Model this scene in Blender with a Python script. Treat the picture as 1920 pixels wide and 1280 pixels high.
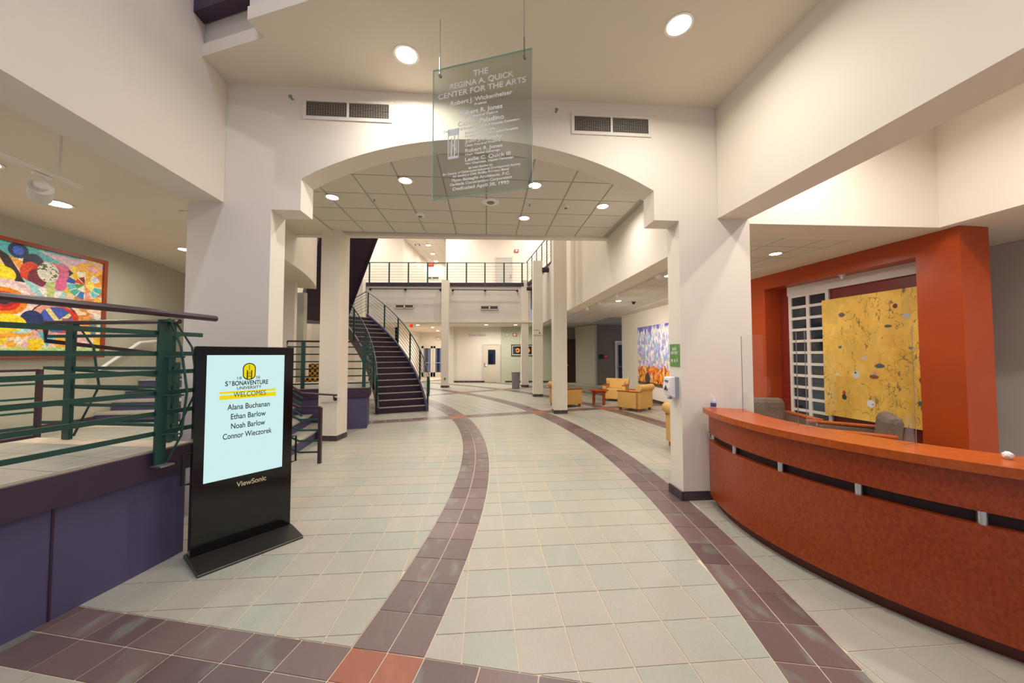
import bpy, bmesh, math, random
import numpy as np
from mathutils import Vector, Matrix
random.seed(7); RNG = np.random.default_rng(7)
for o in list(bpy.data.objects): bpy.data.objects.remove(o)
scn = bpy.context.scene
COL = scn.collection
PI = math.pi

# ------------------------------------------------------------------ camera
F = 665.0; PIT = math.atan(24 / F); HC = 1.65
cam_d = bpy.data.cameras.new('camera'); cam = bpy.data.objects.new('camera', cam_d); COL.objects.link(cam)
cam_d.sensor_fit = 'HORIZONTAL'; cam_d.sensor_width = 36; cam_d.lens = 36 * F / 1920; cam_d.clip_start = .05
cam.location = (0, 0, HC); cam.rotation_euler = (PI / 2 + PIT, 0, 0)
scn.camera = cam
# ------------------------------------------------------------------ world, exposure
w = bpy.data.worlds.new('world'); scn.world = w; w.use_nodes = True
w.node_tree.nodes['Background'].inputs[0].default_value = (.62, .66, .95, 1)
w.node_tree.nodes['Background'].inputs[1].default_value = .50
vs = scn.view_settings; vs.view_transform = 'Standard'; vs.look = 'None'; vs.gamma = 1; vs.use_curve_mapping = False
vs.exposure = 0.0
LK = 0.64            # overall lamp level
WARM = (1, .935, .85); NEUT = (1, .93, .84)

# ------------------------------------------------------------------ pixel helpers (direction only; distance from floor / walls)
def ray(u, v):
    x = (u - 960) / F; z = -(v - 640) / F
    c, s = math.cos(PIT), math.sin(PIT)
    return np.array([x, c - z * s, s + z * c])
def G(u, v, z=0.):
    r = ray(u, v); t = (z - HC) / r[2]; return (r[0] * t, r[1] * t)
def W(u, v, a, b):
    r = ray(u, v); a = np.array(a[:2]); b = np.array(b[:2]); n = np.array([b[1] - a[1], -(b[0] - a[0])])
    t = (n @ a) / (n @ r[:2]); return (r[0] * t, r[1] * t, HC + r[2] * t)
def Y(u, v, y):
    r = ray(u, v); t = y / r[1]; return (r[0] * t, y, HC + r[2] * t)

# ------------------------------------------------------------------ materials
def lin(h):
    h = h.lstrip('#'); c = [int(h[i:i + 2], 16) / 255 for i in (0, 2, 4)]
    return tuple(x / 12.92 if x <= .04045 else ((x + .055) / 1.055) ** 2.4 for x in c)
def mat(name, col, rough=.6, var=.0, scale=6., bump=0., metal=0., spec=.5, col2=None, stretch=None, detail=4):
    m = bpy.data.materials.new(name); m.use_nodes = True
    nt = m.node_tree; b = nt.nodes['Principled BSDF']
    c = lin(col) if isinstance(col, str) else col
    b.inputs['Base Color'].default_value = (*c, 1); b.inputs['Roughness'].default_value = rough
    b.inputs['Metallic'].default_value = metal; b.inputs['Specular IOR Level'].default_value = spec
    if var or bump or col2:
        tc = nt.nodes.new('ShaderNodeTexCoord'); mp = nt.nodes.new('ShaderNodeMapping'); nz = nt.nodes.new('ShaderNodeTexNoise')
        nt.links.new(tc.outputs['Object'], mp.inputs[0]); nt.links.new(mp.outputs[0], nz.inputs['Vector'])
        if stretch: mp.inputs['Scale'].default_value = stretch
        nz.inputs['Scale'].default_value = scale; nz.inputs['Detail'].default_value = detail
        cr = nt.nodes.new('ShaderNodeValToRGB')
        c2 = (lin(col2) if isinstance(col2, str) else col2) if col2 else tuple(x * (1 - var) for x in c)
        cr.color_ramp.elements[0].color = (*c2, 1); cr.color_ramp.elements[1].color = (*c, 1)
        cr.color_ramp.elements[0].position = .32; cr.color_ramp.elements[1].position = .68
        nt.links.new(nz.outputs['Fac'], cr.inputs[0]); nt.links.new(cr.outputs[0], b.inputs['Base Color'])
        if bump:
            bp = nt.nodes.new('ShaderNodeBump'); bp.inputs['Strength'].default_value = bump; bp.inputs['Distance'].default_value = .004
            nt.links.new(nz.outputs['Fac'], bp.inputs['Height']); nt.links.new(bp.outputs[0], b.inputs['Normal'])
    return m
def emis(name, col, s):
    m = bpy.data.materials.new(name); m.use_nodes = True; nt = m.node_tree; nt.nodes.clear()
    e = nt.nodes.new('ShaderNodeEmission'); o = nt.nodes.new('ShaderNodeOutputMaterial')
    e.inputs[0].default_value = (*(lin(col) if isinstance(col, str) else col), 1); e.inputs[1].default_value = s
    nt.links.new(e.outputs[0], o.inputs[0]); return m
def glassy(name, tint, refl=.06):
    m = bpy.data.materials.new(name); m.use_nodes = True; nt = m.node_tree; nt.nodes.clear()
    t = nt.nodes.new('ShaderNodeBsdfTransparent'); g = nt.nodes.new('ShaderNodeBsdfGlossy'); mx = nt.nodes.new('ShaderNodeMixShader')
    lw = nt.nodes.new('ShaderNodeLayerWeight'); pw = nt.nodes.new('ShaderNodeMath'); pw.operation = 'POWER'; pw.inputs[1].default_value = 5
    ma = nt.nodes.new('ShaderNodeMath'); ma.operation = 'MULTIPLY_ADD'; ma.inputs[1].default_value = .85; ma.inputs[2].default_value = refl; o = nt.nodes.new('ShaderNodeOutputMaterial')
    t.inputs[0].default_value = (*tint, 1); g.inputs['Roughness'].default_value = .02; lw.inputs[0].default_value = .5
    nt.links.new(lw.outputs['Facing'], pw.inputs[0]); nt.links.new(pw.outputs[0], ma.inputs[0]); nt.links.new(ma.outputs[0], mx.inputs[0]); nt.links.new(t.outputs[0], mx.inputs[1]); nt.links.new(g.outputs[0], mx.inputs[2])
    nt.links.new(mx.outputs[0], o.inputs[0]); return m
def vcol(name, rough=.6):
    m = bpy.data.materials.new(name); m.use_nodes = True; nt = m.node_tree; b = nt.nodes['Principled BSDF']
    a = nt.nodes.new('ShaderNodeAttribute'); a.attribute_name = 'paint'; nt.links.new(a.outputs['Color'], b.inputs['Base Color'])
    b.inputs['Roughness'].default_value = rough; return m
def tile_mat(name, ca, cb, streak, rough):
    # per-tile tint stored as a face attribute, veins from noise in object space
    m = bpy.data.materials.new(name); m.use_nodes = True; nt = m.node_tree; b = nt.nodes['Principled BSDF']; N = nt.nodes.new; L = nt.links.new
    at = N('ShaderNodeAttribute'); at.attribute_name = 'tint'
    mx = N('ShaderNodeMix'); mx.data_type = 'RGBA'; mx.inputs[6].default_value = (*lin(ca), 1); mx.inputs[7].default_value = (*lin(cb), 1)
    L(at.outputs['Fac'], mx.inputs[0])
    tc = N('ShaderNodeTexCoord'); mp = N('ShaderNodeMapping'); mp.inputs['Scale'].default_value = (5, 2.2, 1); mp.inputs['Rotation'].default_value = (0, 0, .7)
    L(tc.outputs['Object'], mp.inputs[0])
    # shift the pattern per tile so veins stop at the joints
    va = N('ShaderNodeVectorMath'); va.operation = 'ADD'; sc = N('ShaderNodeVectorMath'); sc.operation = 'SCALE'; sc.inputs['Scale'].default_value = 37.
    cb_ = N('ShaderNodeCombineXYZ'); L(at.outputs['Fac'], cb_.inputs[0]); L(at.outputs['Fac'], cb_.inputs[1]); L(cb_.outputs[0], sc.inputs[0]); L(mp.outputs[0], va.inputs[0]); L(sc.outputs[0], va.inputs[1])
    nz = N('ShaderNodeTexNoise'); nz.inputs['Scale'].default_value = 1.1; nz.inputs['Detail'].default_value = 6; L(va.outputs[0], nz.inputs['Vector'])
    cr = N('ShaderNodeValToRGB'); cr.color_ramp.elements[0].position = .56; cr.color_ramp.elements[1].position = .72
    cr.color_ramp.elements[0].color = (0, 0, 0, 1); cr.color_ramp.elements[1].color = (1, 1, 1, 1); L(nz.outputs['Fac'], cr.inputs[0])
    m2 = N('ShaderNodeMix'); m2.data_type = 'RGBA'; m2.inputs[7].default_value = (*lin(streak), 1); L(mx.outputs[2], m2.inputs[6]); 
    ml = N('ShaderNodeMath'); ml.operation = 'MULTIPLY'; ml.inputs[1].default_value = .6; L(cr.outputs[0], ml.inputs[0]); L(ml.outputs[0], m2.inputs[0])
    n2 = N('ShaderNodeTexNoise'); n2.inputs['Scale'].default_value = 14; n2.inputs['Detail'].default_value = 5; L(va.outputs[0], n2.inputs['Vector'])
    hs = N('ShaderNodeHueSaturation'); L(m2.outputs[2], hs.inputs['Color']); mr = N('ShaderNodeMapRange'); mr.inputs[3].default_value = .88; mr.inputs[4].default_value = 1.1; L(n2.outputs['Fac'], mr.inputs[0]); L(mr.outputs[0], hs.inputs['Value'])
    L(hs.outputs[0], b.inputs['Base Color']); b.inputs['Roughness'].default_value = rough
    bp = N('ShaderNodeBump'); bp.inputs['Strength'].default_value = .12; bp.inputs['Distance'].default_value = .003; L(n2.outputs['Fac'], bp.inputs['Height']); L(bp.outputs[0], b.inputs['Normal'])
    return m
M = dict(
    wall=mat('warm white wall paint', '#ebe2d5', .75, .03, 1.5), wall_grey=mat('pale grey wall paint', '#d9d1c8', .75, .03, 1.5),
    ceil=mat('cream ceiling paint', '#e3d9c8', .85, .03, 2), acoustic=mat('acoustic tile', '#ddd6ca', .95, .08, 160, .3), tbar=mat('ceiling t bar', '#b5ada2', .6),
    olive=mat('olive grey paint', '#b9b6a2', .8, .04, 2), green_wall=mat('sage green paint', '#c2c5ad', .8, .04, 2), taupe=mat('taupe paint with shade', '#7c7466', .8, .05, 2),  # taupe carries the gloom of the unlit hall end in its colour
    grout=mat('pale grout', '#dccab0', .9, .1, 30), base_tile=mat('dark slate base tile', '#4a4143', .45, .2, 8),
    purple=mat('aubergine paint', '#3d2b43', .5, .12, 3), violet=mat('violet plaster', '#544d72', .65, .12, 3), stair_purple=mat('dark aubergine steel', '#352338', .5, .1, 4),
    rail_green=mat('dark green steel', '#1f4a41', .38, .1, 10), rail_purple=mat('plum handrail', '#3b2733', .3),
    black=mat('gloss black', '#0b0b0d', .12, spec=.6), black_matt=mat('black matt', '#141415', .5), base_metal=mat('dark brushed base', '#2c2826', .35, .2, 40, stretch=(1, 12, 1)),
    screen=emis('lit screen', '#d3f4f2', .95), print_dark=mat('navy print', '#1c2a3c', .6), print_yellow=emis('screen yellow', '#f2dc1a', .95), print_edge=mat('dark print', '#241d15', .6),
    gold=mat('pale gold lettering', '#d9c79a', .4), white_letter=mat('frosted white lettering', '#f4f3ec', .5), dark_letter=mat('dark lettering', '#2b2a2c', .6), grey_letter=mat('grey lettering', '#a9a196', .5),
    cherry=mat('cherry wood veneer', '#a8450f', .34, scale=60, col2='#8a3009', bump=.05, stretch=(1, 1, .6)), cherry_top=mat('cherry counter top', '#bd5817', .3, scale=30, col2='#a64a10'),
    plinth=mat('dark cherry plinth', '#5a1c10', .4, .2, 10), slot=mat('dark recess board', '#2a0d0b', .6), steel=mat('brushed steel', '#c9ced0', .28, metal=.9), steel_dull=mat('satin steel', '#9c9a95', .4, metal=.7),
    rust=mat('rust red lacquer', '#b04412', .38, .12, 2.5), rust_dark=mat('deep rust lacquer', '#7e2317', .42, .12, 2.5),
    tan_fabric=mat('tan upholstery', '#d9aa5f', .85, .12, 60, .3), chair_wood=mat('orange wood', '#a9491c', .35, .2, 12, stretch=(1, 8, 1)), tweed=mat('brown tweed', '#8d7a68', .9, scale=120, col2='#51443f', bump=.4),
    lamp_white=mat('white lamp body', '#e8e2d6', .4), lens=emis('lamp lens', (1, .93, .8), 14), vent=mat('white vent frame', '#e6e0d6', .5), vent_dark=mat('vent dark', '#26221e', .7), vent_slat=mat('vent grey slat', '#857d73', .5),
    exit=emis('red sign light', '#e8331f', 1.1), red=mat('alarm red', '#c5301f', .4), white=mat('white plastic', '#ecebe8', .35), grey_plastic=mat('grey plastic', '#a3a6b5', .4), grey_can=mat('grey bin', '#8a8a93', .45),
    door=mat('beige door', '#d8cdb9', .55, .03, 3), door_grey=mat('pale grey door', '#c3bfb8', .55), wood_door=mat('brown wood door', '#8a4a22', .45, .3, 6, stretch=(6, 6, .6)), dark_red_door=mat('dark maroon door', '#3a120f', .5, .2, 4),
    dusk=mat('dark glass', '#171d2e', .05, spec=.8), dusk_blue=mat('blue dusk glass', '#5b6796', .08, spec=.8), frame_wood=mat('red brown frame', '#9c4322', .4, .2, 20),
    acrylic=glassy('clear acrylic', (.985, .988, .985), .025), sign_glass=glassy('grey green sign glass', (.80, .84, .81), .05), glass_edge=mat('green glass edge', '#9fd0c2', .1, spec=.8), cable=mat('thin cable', '#8c867c', .4, metal=.6),
    paint=vcol('canvas paint', .55), paint_gloss=vcol('mosaic glaze', .4),
    tile=tile_mat('grey green slate tile', '#b2aa9c', '#a5a89b', '#b9b1a4', .40), band=tile_mat('plum slate tile', '#7a6361', '#644f4f', '#8a978a', .34), terra=tile_mat('terracotta tile', '#ad6848', '#9c5a42', '#b87355', .45),
    sanit=mat('clear blue gel', '#b9c6dc', .2), purple_label=mat('purple label', '#563a78', .5), sign_green=mat('leaf green print', '#4f8a4a', .5, scale=18, col2='#79a35f'), tread=mat('pale slate tread', '#b7b1a4', .55, .15, 8),
    paper=mat('white paper', '#f2efe8', .8), plaid=mat('plaid yellow', '#c79b34', .8), photo=vcol('photo print', .3), mat_board=mat('pale mat board', '#d8d2c6', .8), frame_dark=mat('dark picture frame', '#4a3830', .4))

# ------------------------------------------------------------------ mesh helpers
class MB:
    def __init__(s): s.v = []; s.f = []
    def add(s, vs, fs):
        n = len(s.v); s.v += [tuple(p) for p in vs]; s.f += [tuple(i + n for i in f) for f in fs]; return s
    def prism(s, pts, z0, z1):
        n = len(pts); a = sum(pts[i][0] * pts[(i + 1) % n][1] - pts[(i + 1) % n][0] * pts[i][1] for i in range(n))
        if a < 0: pts = pts[::-1]
        return s.add([(p[0], p[1], z0) for p in pts] + [(p[0], p[1], z1) for p in pts],
                     [tuple(range(n))[::-1], tuple(range(n, 2 * n))] + [(i, (i + 1) % n, n + (i + 1) % n, n + i) for i in range(n)])
    def box(s, c, d, rz=0.):
        x, y = d[0] / 2, d[1] / 2; cs, sn = math.cos(rz), math.sin(rz)
        p = [(c[0] + a * cs - b * sn, c[1] + a * sn + b * cs) for a, b in ((-x, -y), (x, -y), (x, y), (-x, y))]
        return s.prism(p, c[2] - d[2] / 2, c[2] + d[2] / 2)
    def obox(s, o, ax, ay, az):
        o, ax, ay, az = map(Vector, (o, ax, ay, az))
        if ax.cross(ay).dot(az) < 0: ax, ay = ay, ax
        P = [o, o + ax, o + ax + ay, o + ay]; P += [p + az for p in P]
        return s.add(P, [(3, 2, 1, 0), (4, 5, 6, 7), (0, 1, 5, 4), (1, 2, 6, 5), (2, 3, 7, 6), (3, 0, 4, 7)])
    def wall(s, a, b, z0, z1, t):
        # wall from plan a to b; t>0 thickens to the left of a->b
        d = Vector((b[0] - a[0], b[1] - a[1])).normalized(); n = Vector((-d.y, d.x)) * t
        return s.prism([a[:2], b[:2], (b[0] + n.x, b[1] + n.y), (a[0] + n.x, a[1] + n.y)], z0, z1)
    def tube(s, pts, r, n=6, sq=None):
        pts = [Vector(p) for p in pts]; rings = []
        for i, p in enumerate(pts):
            t = (pts[min(i + 1, len(pts) - 1)] - pts[max(i - 1, 0)])
            t = t.normalized() if t.length > 1e-9 else Vector((0, 0, 1))
            up = Vector((0, 0, 1)) if abs(t.z) < .95 else Vector((0, 1, 0))
            a = t.cross(up).normalized(); b = a.cross(t).normalized()
            if sq: rings.append([p + a * x * sq[0] / 2 + b * z * sq[1] / 2 for x, z in ((-1, -1), (1, -1), (1, 1), (-1, 1))])
            else: rings.append([p + (a * math.cos(2 * PI * k / n) + b * math.sin(2 * PI * k / n)) * r for k in range(n)])
        n = len(rings[0]); V = [v for R in rings for v in R]; Fc = []
        for i in range(len(rings) - 1):
            for k in range(n): Fc.append((i * n + k, i * n + (k + 1) % n, (i + 1) * n + (k + 1) % n, (i + 1) * n + k))
        Fc += [tuple(range(n))[::-1], tuple(range(len(V) - n, len(V)))]
        return s.add(V, Fc)
    def lathe(s, c, prof, n=20):
        V = []; Fc = []
        for r, z in prof: V += [(c[0] + r * math.cos(2 * PI * k / n), c[1] + r * math.sin(2 * PI * k / n), c[2] + z) for k in range(n)]
        for i in range(len(prof) - 1):
            for k in range(n): Fc.append((i * n + k, i * n + (k + 1) % n, (i + 1) * n + (k + 1) % n, (i + 1) * n + k))
        Fc += [tuple(range(n))[::-1], tuple(range(len(V) - n, len(V)))]
        return s.add(V, Fc)
    def ring(s, c, r0, r1, a0, a1, z0, z1, n=24):
        P = [(c[0] + r1 * math.cos(a0 + (a1 - a0) * k / n), c[1] + r1 * math.sin(a0 + (a1 - a0) * k / n)) for k in range(n + 1)]
        Q = [(c[0] + r0 * math.cos(a0 + (a1 - a0) * k / n), c[1] + r0 * math.sin(a0 + (a1 - a0) * k / n)) for k in range(n + 1)]
        for k in range(n): s.prism([Q[k], P[k], P[k + 1], Q[k + 1]], z0, z1)
        return s
    def build(s, name, m, parent=None, smooth=False, bevel=0, weld=False):
        me = bpy.data.meshes.new(name); me.from_pydata([tuple(v) for v in s.v], [], s.f); me.materials.append(M[m] if isinstance(m, str) else m)
        if weld or smooth:
            bm = bmesh.new(); bm.from_mesh(me); bmesh.ops.remove_doubles(bm, verts=bm.verts, dist=1e-5)
            bmesh.ops.recalc_face_normals(bm, faces=bm.faces); bm.to_mesh(me); bm.free()
        if smooth:
            me.polygons.foreach_set('use_smooth', [True] * len(me.polygons)); me.set_sharp_from_angle(angle=.7)
        o = bpy.data.objects.new(name, me); COL.objects.link(o)
        if bevel:
            b = o.modifiers.new('bevel', 'BEVEL'); b.width = bevel; b.segments = 2; b.limit_method = 'ANGLE'
        if parent: attach(o, parent)
        return o
def attach(o, parent):
    o.parent = parent
    if parent.type == 'EMPTY' and not parent.get('_local'): o.location = tuple(-x for x in parent.location)
def thing(name, label, cat, loc=(0, 0, 0), group=None, local=False):
    o = bpy.data.objects.new(name, None); COL.objects.link(o); o.empty_display_size = .1; o.location = tuple(loc) + (0.,) * (3 - len(loc))
    tag(o, label, cat, group)
    if local: o['_local'] = 1
    return o
def tag(o, label, cat, group=None):
    o['label'] = label; o['category'] = cat
    if group: o['group'] = group
    return o
def struct(o, label=None):
    o['kind'] = 'structure'
    if label: o['label'] = label
    return o
def copy_tree(o, parent=None):
    c = o.copy(); COL.objects.link(c)
    if parent: c.parent = parent
    for ch in o.children: copy_tree(ch, c)
    return c
def text(name, body, size, m, org, xd, yd, parent, align='CENTER', ext=.0008, bold=0., fit=None):
    cu = bpy.data.curves.new(name, 'FONT'); cu.body = body; cu.size = size; cu.align_x = align; cu.align_y = 'CENTER'; cu.extrude = ext; cu.offset = bold
    t = bpy.data.objects.new(name + '_src', cu); COL.objects.link(t)
    bpy.context.view_layer.update()
    me = bpy.data.meshes.new_from_object(t.evaluated_get(bpy.context.evaluated_depsgraph_get()))
    bpy.data.objects.remove(t); bpy.data.curves.remove(cu)
    xd = Vector(xd).normalized(); yd = Vector(yd).normalized(); zd = xd.cross(yd)
    if fit:
        xs = [v.co.x for v in me.vertices]; wd = max(xs) - min(xs); k = fit / wd
        for v in me.vertices: v.co.x *= k
    mt = Matrix.Translation(Vector(org)) @ Matrix((xd, yd, zd)).transposed().to_4x4()
    me.transform(mt); me.materials.clear(); me.materials.append(M[m])
    me.name = name
    o = bpy.data.objects.new(name, me); COL.objects.link(o)
    if parent: attach(o, parent)
    return o
def canvas(name, m, org, ax, ay, nrm, thick, fn, nu, nv, parent):
    # a stretched canvas: front face a fine grid carrying its painted colours
    ax, ay, nrm, org = Vector(ax), Vector(ay), Vector(nrm).normalized(), Vector(org)
    U, V = np.meshgrid(np.linspace(0, 1, nu), np.linspace(0, 1, nv))
    co = np.array(org)[None, None] + U[..., None] * np.array(ax) + V[..., None] * np.array(ay) + np.array(nrm) * thick
    verts = co.reshape(-1, 3).tolist(); faces = []
    flip = ax.cross(ay).dot(nrm) < 0
    for j in range(nv - 1):
        for i in range(nu - 1):
            f = (j * nu + i, j * nu + i + 1, (j + 1) * nu + i + 1, (j + 1) * nu + i); faces.append(f[::-1] if flip else f)
    n = len(verts); verts += [tuple(org), tuple(org + ax), tuple(org + ax + ay), tuple(org + ay)]
    c = (0, nu - 1, nv * nu - 1, (nv - 1) * nu)
    for k in range(4): faces.append((n + k, n + (k + 1) % 4, c[(k + 1) % 4], c[k]))
    faces.append((n + 3, n + 2, n + 1, n))
    me = bpy.data.meshes.new(name); me.from_pydata(verts, [], faces); me.materials.append(M[m])
    rgb = fn(U, V).reshape(-1, 3); rgb = np.where(rgb <= .04045, rgb / 12.92, ((rgb + .055) / 1.055) ** 2.4)
    a = me.attributes.new('paint', 'FLOAT_COLOR', 'POINT'); full = np.ones((len(verts), 4)); full[:n, :3] = rgb; full[n:, :3] = .5
    a.data.foreach_set('color', full.ravel().astype(np.float32))
    o = bpy.data.objects.new(name, me); COL.objects.link(o)
    if parent: attach(o, parent)
    return o
def vnoise(U, V, fu, fv, seed, octv=3):
    out = 0; amp = 1; tot = 0; r = np.random.default_rng(seed)
    for k in range(octv):
        nx, ny = int(fu) + 3, int(fv) + 3; g = r.random((ny, nx)); x = U * fu; y = V * fv
        i = np.clip(x.astype(int), 0, nx - 2); j = np.clip(y.astype(int), 0, ny - 2); a = x - i; b = y - j; a = a * a * (3 - 2 * a); b = b * b * (3 - 2 * b)
        out = out + amp * ((g[j, i] * (1 - a) + g[j, i + 1] * a) * (1 - b) + (g[j + 1, i] * (1 - a) + g[j + 1, i + 1] * a) * b); tot += amp; amp *= .5; fu *= 2; fv *= 2
    return out / tot
def rgb(h): h = h.lstrip('#'); return np.array([int(h[i:i + 2], 16) / 255 for i in (0, 2, 4)])

def downlight(x, y, z, label, power, r=.09, col=WARM, group=None, up=False, spread=165):
    t = thing('downlight', label, 'ceiling light', (x, y, z), group)
    MB().lathe((x, y, z), [(r, -.004), (r + .022, -.006), (r + .024, .0)], 20).build('trim_ring', 'lamp_white', t, True)
    MB().lathe((x, y, z), [(.001, -.009), (r * .95, -.007), (r, -.003)], 20).build('lens', 'lens', t, True)
    ld = bpy.data.lights.new('lamp', 'AREA'); ld.shape = 'DISK'; ld.size = r * 2; ld.energy = power * LK; ld.color = col; ld.spread = math.radians(spread)
    lo = bpy.data.objects.new('lamp', ld); COL.objects.link(lo); attach(lo, t); lo.location = (0, 0, -.02)
    return t

# ------------------------------------------------------------------ key plan points (metres; camera stands at x=0, y=0)
AL, AR = (-3.02, 3.715), (2.79, 4.131)          # front plane of the arch wall
AD = (Vector(AR) - Vector(AL)).normalized(); AN = Vector((-AD.y, AD.x))    # along the wall / away from the camera
ZC, ZF = 4.56, 3.24                             # foyer ceiling, underside of the side fascias
CEN = (-15.4, 4.3)                              # centre of the floor's ring pattern
def pol(r, deg): a = math.radians(deg); return (CEN[0] + r * math.cos(a), CEN[1] + r * math.sin(a))

# ================================================================== FLOOR
fb = MB().prism([(-6.5, -6), (7, -6), (7, 27.5), (-12, 27.5), (-12, 8), (-6.5, 8)], -.12, -.004)
floor = struct(fb.build('floor', 'grout'), 'grey green slate tile floor with plum bands')
def clip(poly, nx, ny, d):
    out = []
    for i in range(len(poly)):
        p, q = poly[i], poly[(i + 1) % len(poly)]; a = nx * p[0] + ny * p[1] - d; b = nx * q[0] + ny * q[1] - d
        if a <= 0: out.append(p)
        if (a < 0 < b) or (b < 0 < a):
            t = a / (a - b); out.append((p[0] + (q[0] - p[0]) * t, p[1] + (q[1] - p[1]) * t))
    return out
def area(p): return abs(sum(p[i][0] * p[(i + 1) % len(p)][1] - p[(i + 1) % len(p)][0] * p[i][1] for i in range(len(p)))) / 2
TILES = []          # (polygon, material)
HW = .21; JG = .0042
RB = [(14.67, 15.10), (16.97, 17.40), (19.20, 19.63), (21.5, 21.93)]
AB = [-39.3, -9.6, 20.1, 39.8, 60.]
TS = .3043
def inset_ok(c):
    x, y = c
    return -6.6 < x < 6.2 and -1.2 < y < 26.5 and math.hypot(x - CEN[0], y - CEN[1]) > 11.75
def rad_half(deg, side):   # half plane keeping points on the given side of a radial band
    a = math.radians(deg); n = (-math.sin(a), math.cos(a)); base = n[0] * CEN[0] + n[1] * CEN[1]
    return (n[0], n[1], base - HW - JG) if side < 0 else (-n[0], -n[1], -(base + HW + JG))
rings = [(11.5, RB[0][0])] + [(RB[i][1], RB[i + 1][0]) for i in range(3)] + [(RB[3][1], 24.)]
for ai in range(len(AB) - 1):
    for ri, (r0, r1) in enumerate(rings):
        th = math.radians((AB[ai] + AB[ai + 1]) / 2) if not (ai == 1) else math.radians(4.6)
        e1 = (math.cos(th), math.sin(th)); e2 = (-math.sin(th), math.cos(th))
        o = (.345, 1.907) if ai == 1 else pol((r0 + r1) / 2, (AB[ai] + AB[ai + 1]) / 2)
        if ai == 1 and ri == 0: o = (.345 + .11 * e1[0], 1.907 + .05)
        cs = [pol(r, a) for r in (r0, r1) for a in np.linspace(AB[ai], AB[ai + 1], 7)]
        ii = [((c[0] - o[0]) * e1[0] + (c[1] - o[1]) * e1[1]) / TS for c in cs]; jj = [((c[0] - o[0]) * e2[0] + (c[1] - o[1]) * e2[1]) / TS for c in cs]
        lo, hi = rad_half(AB[ai], 1), rad_half(AB[ai + 1], -1)
        for i in range(int(min(ii)) - 2, int(max(ii)) + 2):
            for j in range(int(min(jj)) - 2, int(max(jj)) + 2):
                c = (o[0] + TS * ((i + .5) * e1[0] + (j + .5) * e2[0]), o[1] + TS * ((i + .5) * e1[1] + (j + .5) * e2[1]))
                rr = math.hypot(c[0] - CEN[0], c[1] - CEN[1])
                if rr < r0 - .25 or rr > r1 + .25 or not inset_ok(c): continue
                h = TS / 2 - JG
                p = [(c[0] + a * h * e1[0] + b * h * e2[0], c[1] + a * h * e1[1] + b * h * e2[1]) for a, b in ((-1, -1), (1, -1), (1, 1), (-1, 1))]
                n = ((c[0] - CEN[0]) / rr, (c[1] - CEN[1]) / rr); b0 = n[0] * CEN[0] + n[1] * CEN[1]
                for hp in (lo, hi, (n[0], n[1], b0 + r1 - JG), (-n[0], -n[1], -(b0 + r0 + JG))):
                    p = clip(p, *hp)
                    if len(p) < 3: break
                if len(p) >= 3 and area(p) > .0012: TILES.append((p, 'tile'))
def quad_pol(r0, r1, a0, a1):
    return [pol(r0, a0), pol(r1, a0), pol(r1, a1), pol(r0, a1)]
for r0, r1 in RB:       # ring bands, two tiles wide
    rm = (r0 + r1) / 2; half = math.degrees(HW / rm)
    for ai in range(len(AB) - 1):
        A0, A1 = AB[ai] + half, AB[ai + 1] - half; n = max(1, round(math.radians(A1 - A0) * rm / .305)); st = (A1 - A0) / n; g = math.degrees(JG / rm)
        for k in range(n):
            for ra, rb_ in ((r0 + JG, rm - JG), (rm + JG, r1 - JG)):
                c = pol((ra + rb_) / 2, A0 + (k + .5) * st)
                if inset_ok(c): TILES.append((quad_pol(ra, rb_, A0 + k * st + g, A0 + (k + 1) * st - g), 'band'))
for deg in AB:          # radial bands; terracotta where they cross a ring
    a = math.radians(deg); e = (math.cos(a), math.sin(a)); n = (-e[1], e[0])
    def rq(r0, r1, s0, s1): return [(CEN[0] + r * e[0] + s * n[0], CEN[1] + r * e[1] + s * n[1]) for r, s in ((r0, s0), (r1, s0), (r1, s1), (r0, s1))]
    segs = []
    for r0, r1 in rings:
        k = max(1, round((r1 - r0) / .305)); st = (r1 - r0) / k
        segs += [(r0 + i * st, r0 + (i + 1) * st, 'band') for i in range(k)]
    for r0, r1 in RB: segs += [(r0, (r0 + r1) / 2, 'terra'), ((r0 + r1) / 2, r1, 'terra')]
    for r0, r1, m in segs:
        for s0, s1 in ((-HW, 0), (0, HW)):
            p = rq(r0 + JG, r1 - JG, s0 + JG, s1 - JG); c = (sum(q[0] for q in p) / 4, sum(q[1] for q in p) / 4)
            if inset_ok(c): TILES.append((p, m))
def seen(p):
    c = (sum(q[0] for q in p) / len(p), sum(q[1] for q in p) / len(p))
    if c[1] < 1.65 or abs(c[0]) > 1.5 * c[1] + .3: return -1
    if c[0] > 2.3 and c[1] < 4.3: return -1
    if math.hypot(c[0] - CEN[0], c[1] - CEN[1]) < 12.78 and c[1] < 3.2: return -1
    return area(p) / c[1] ** 3
TILES.sort(key=lambda t: -seen(t[0]))
def tile_mesh(group, name):
    mb = MB(); tint = []
    for p, m in group:
        k = len(mb.f); mb.prism(p, -.006, 0.); tint += [random.random()] * (len(mb.f) - k)
    return mb, tint
def tile_obj(name, group, m):
    mb, tint = tile_mesh(group, name); o = mb.build(name, m, floor)
    at = o.data.attributes.new('tint', 'FLOAT', 'FACE'); at.data.foreach_set('value', tint); return o
for p, m in TILES[:300]: tile_obj('tile', [(p, m)], m)
for m, nm in (('tile', 'slate_tiles_beyond'), ('band', 'band_tiles_beyond'), ('terra', 'terracotta_tiles_beyond')):
    rest = [t for t in TILES[300:] if t[1] == m]
    if rest: tile_obj(nm, rest, m)['kind'] = 'stuff'

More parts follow.
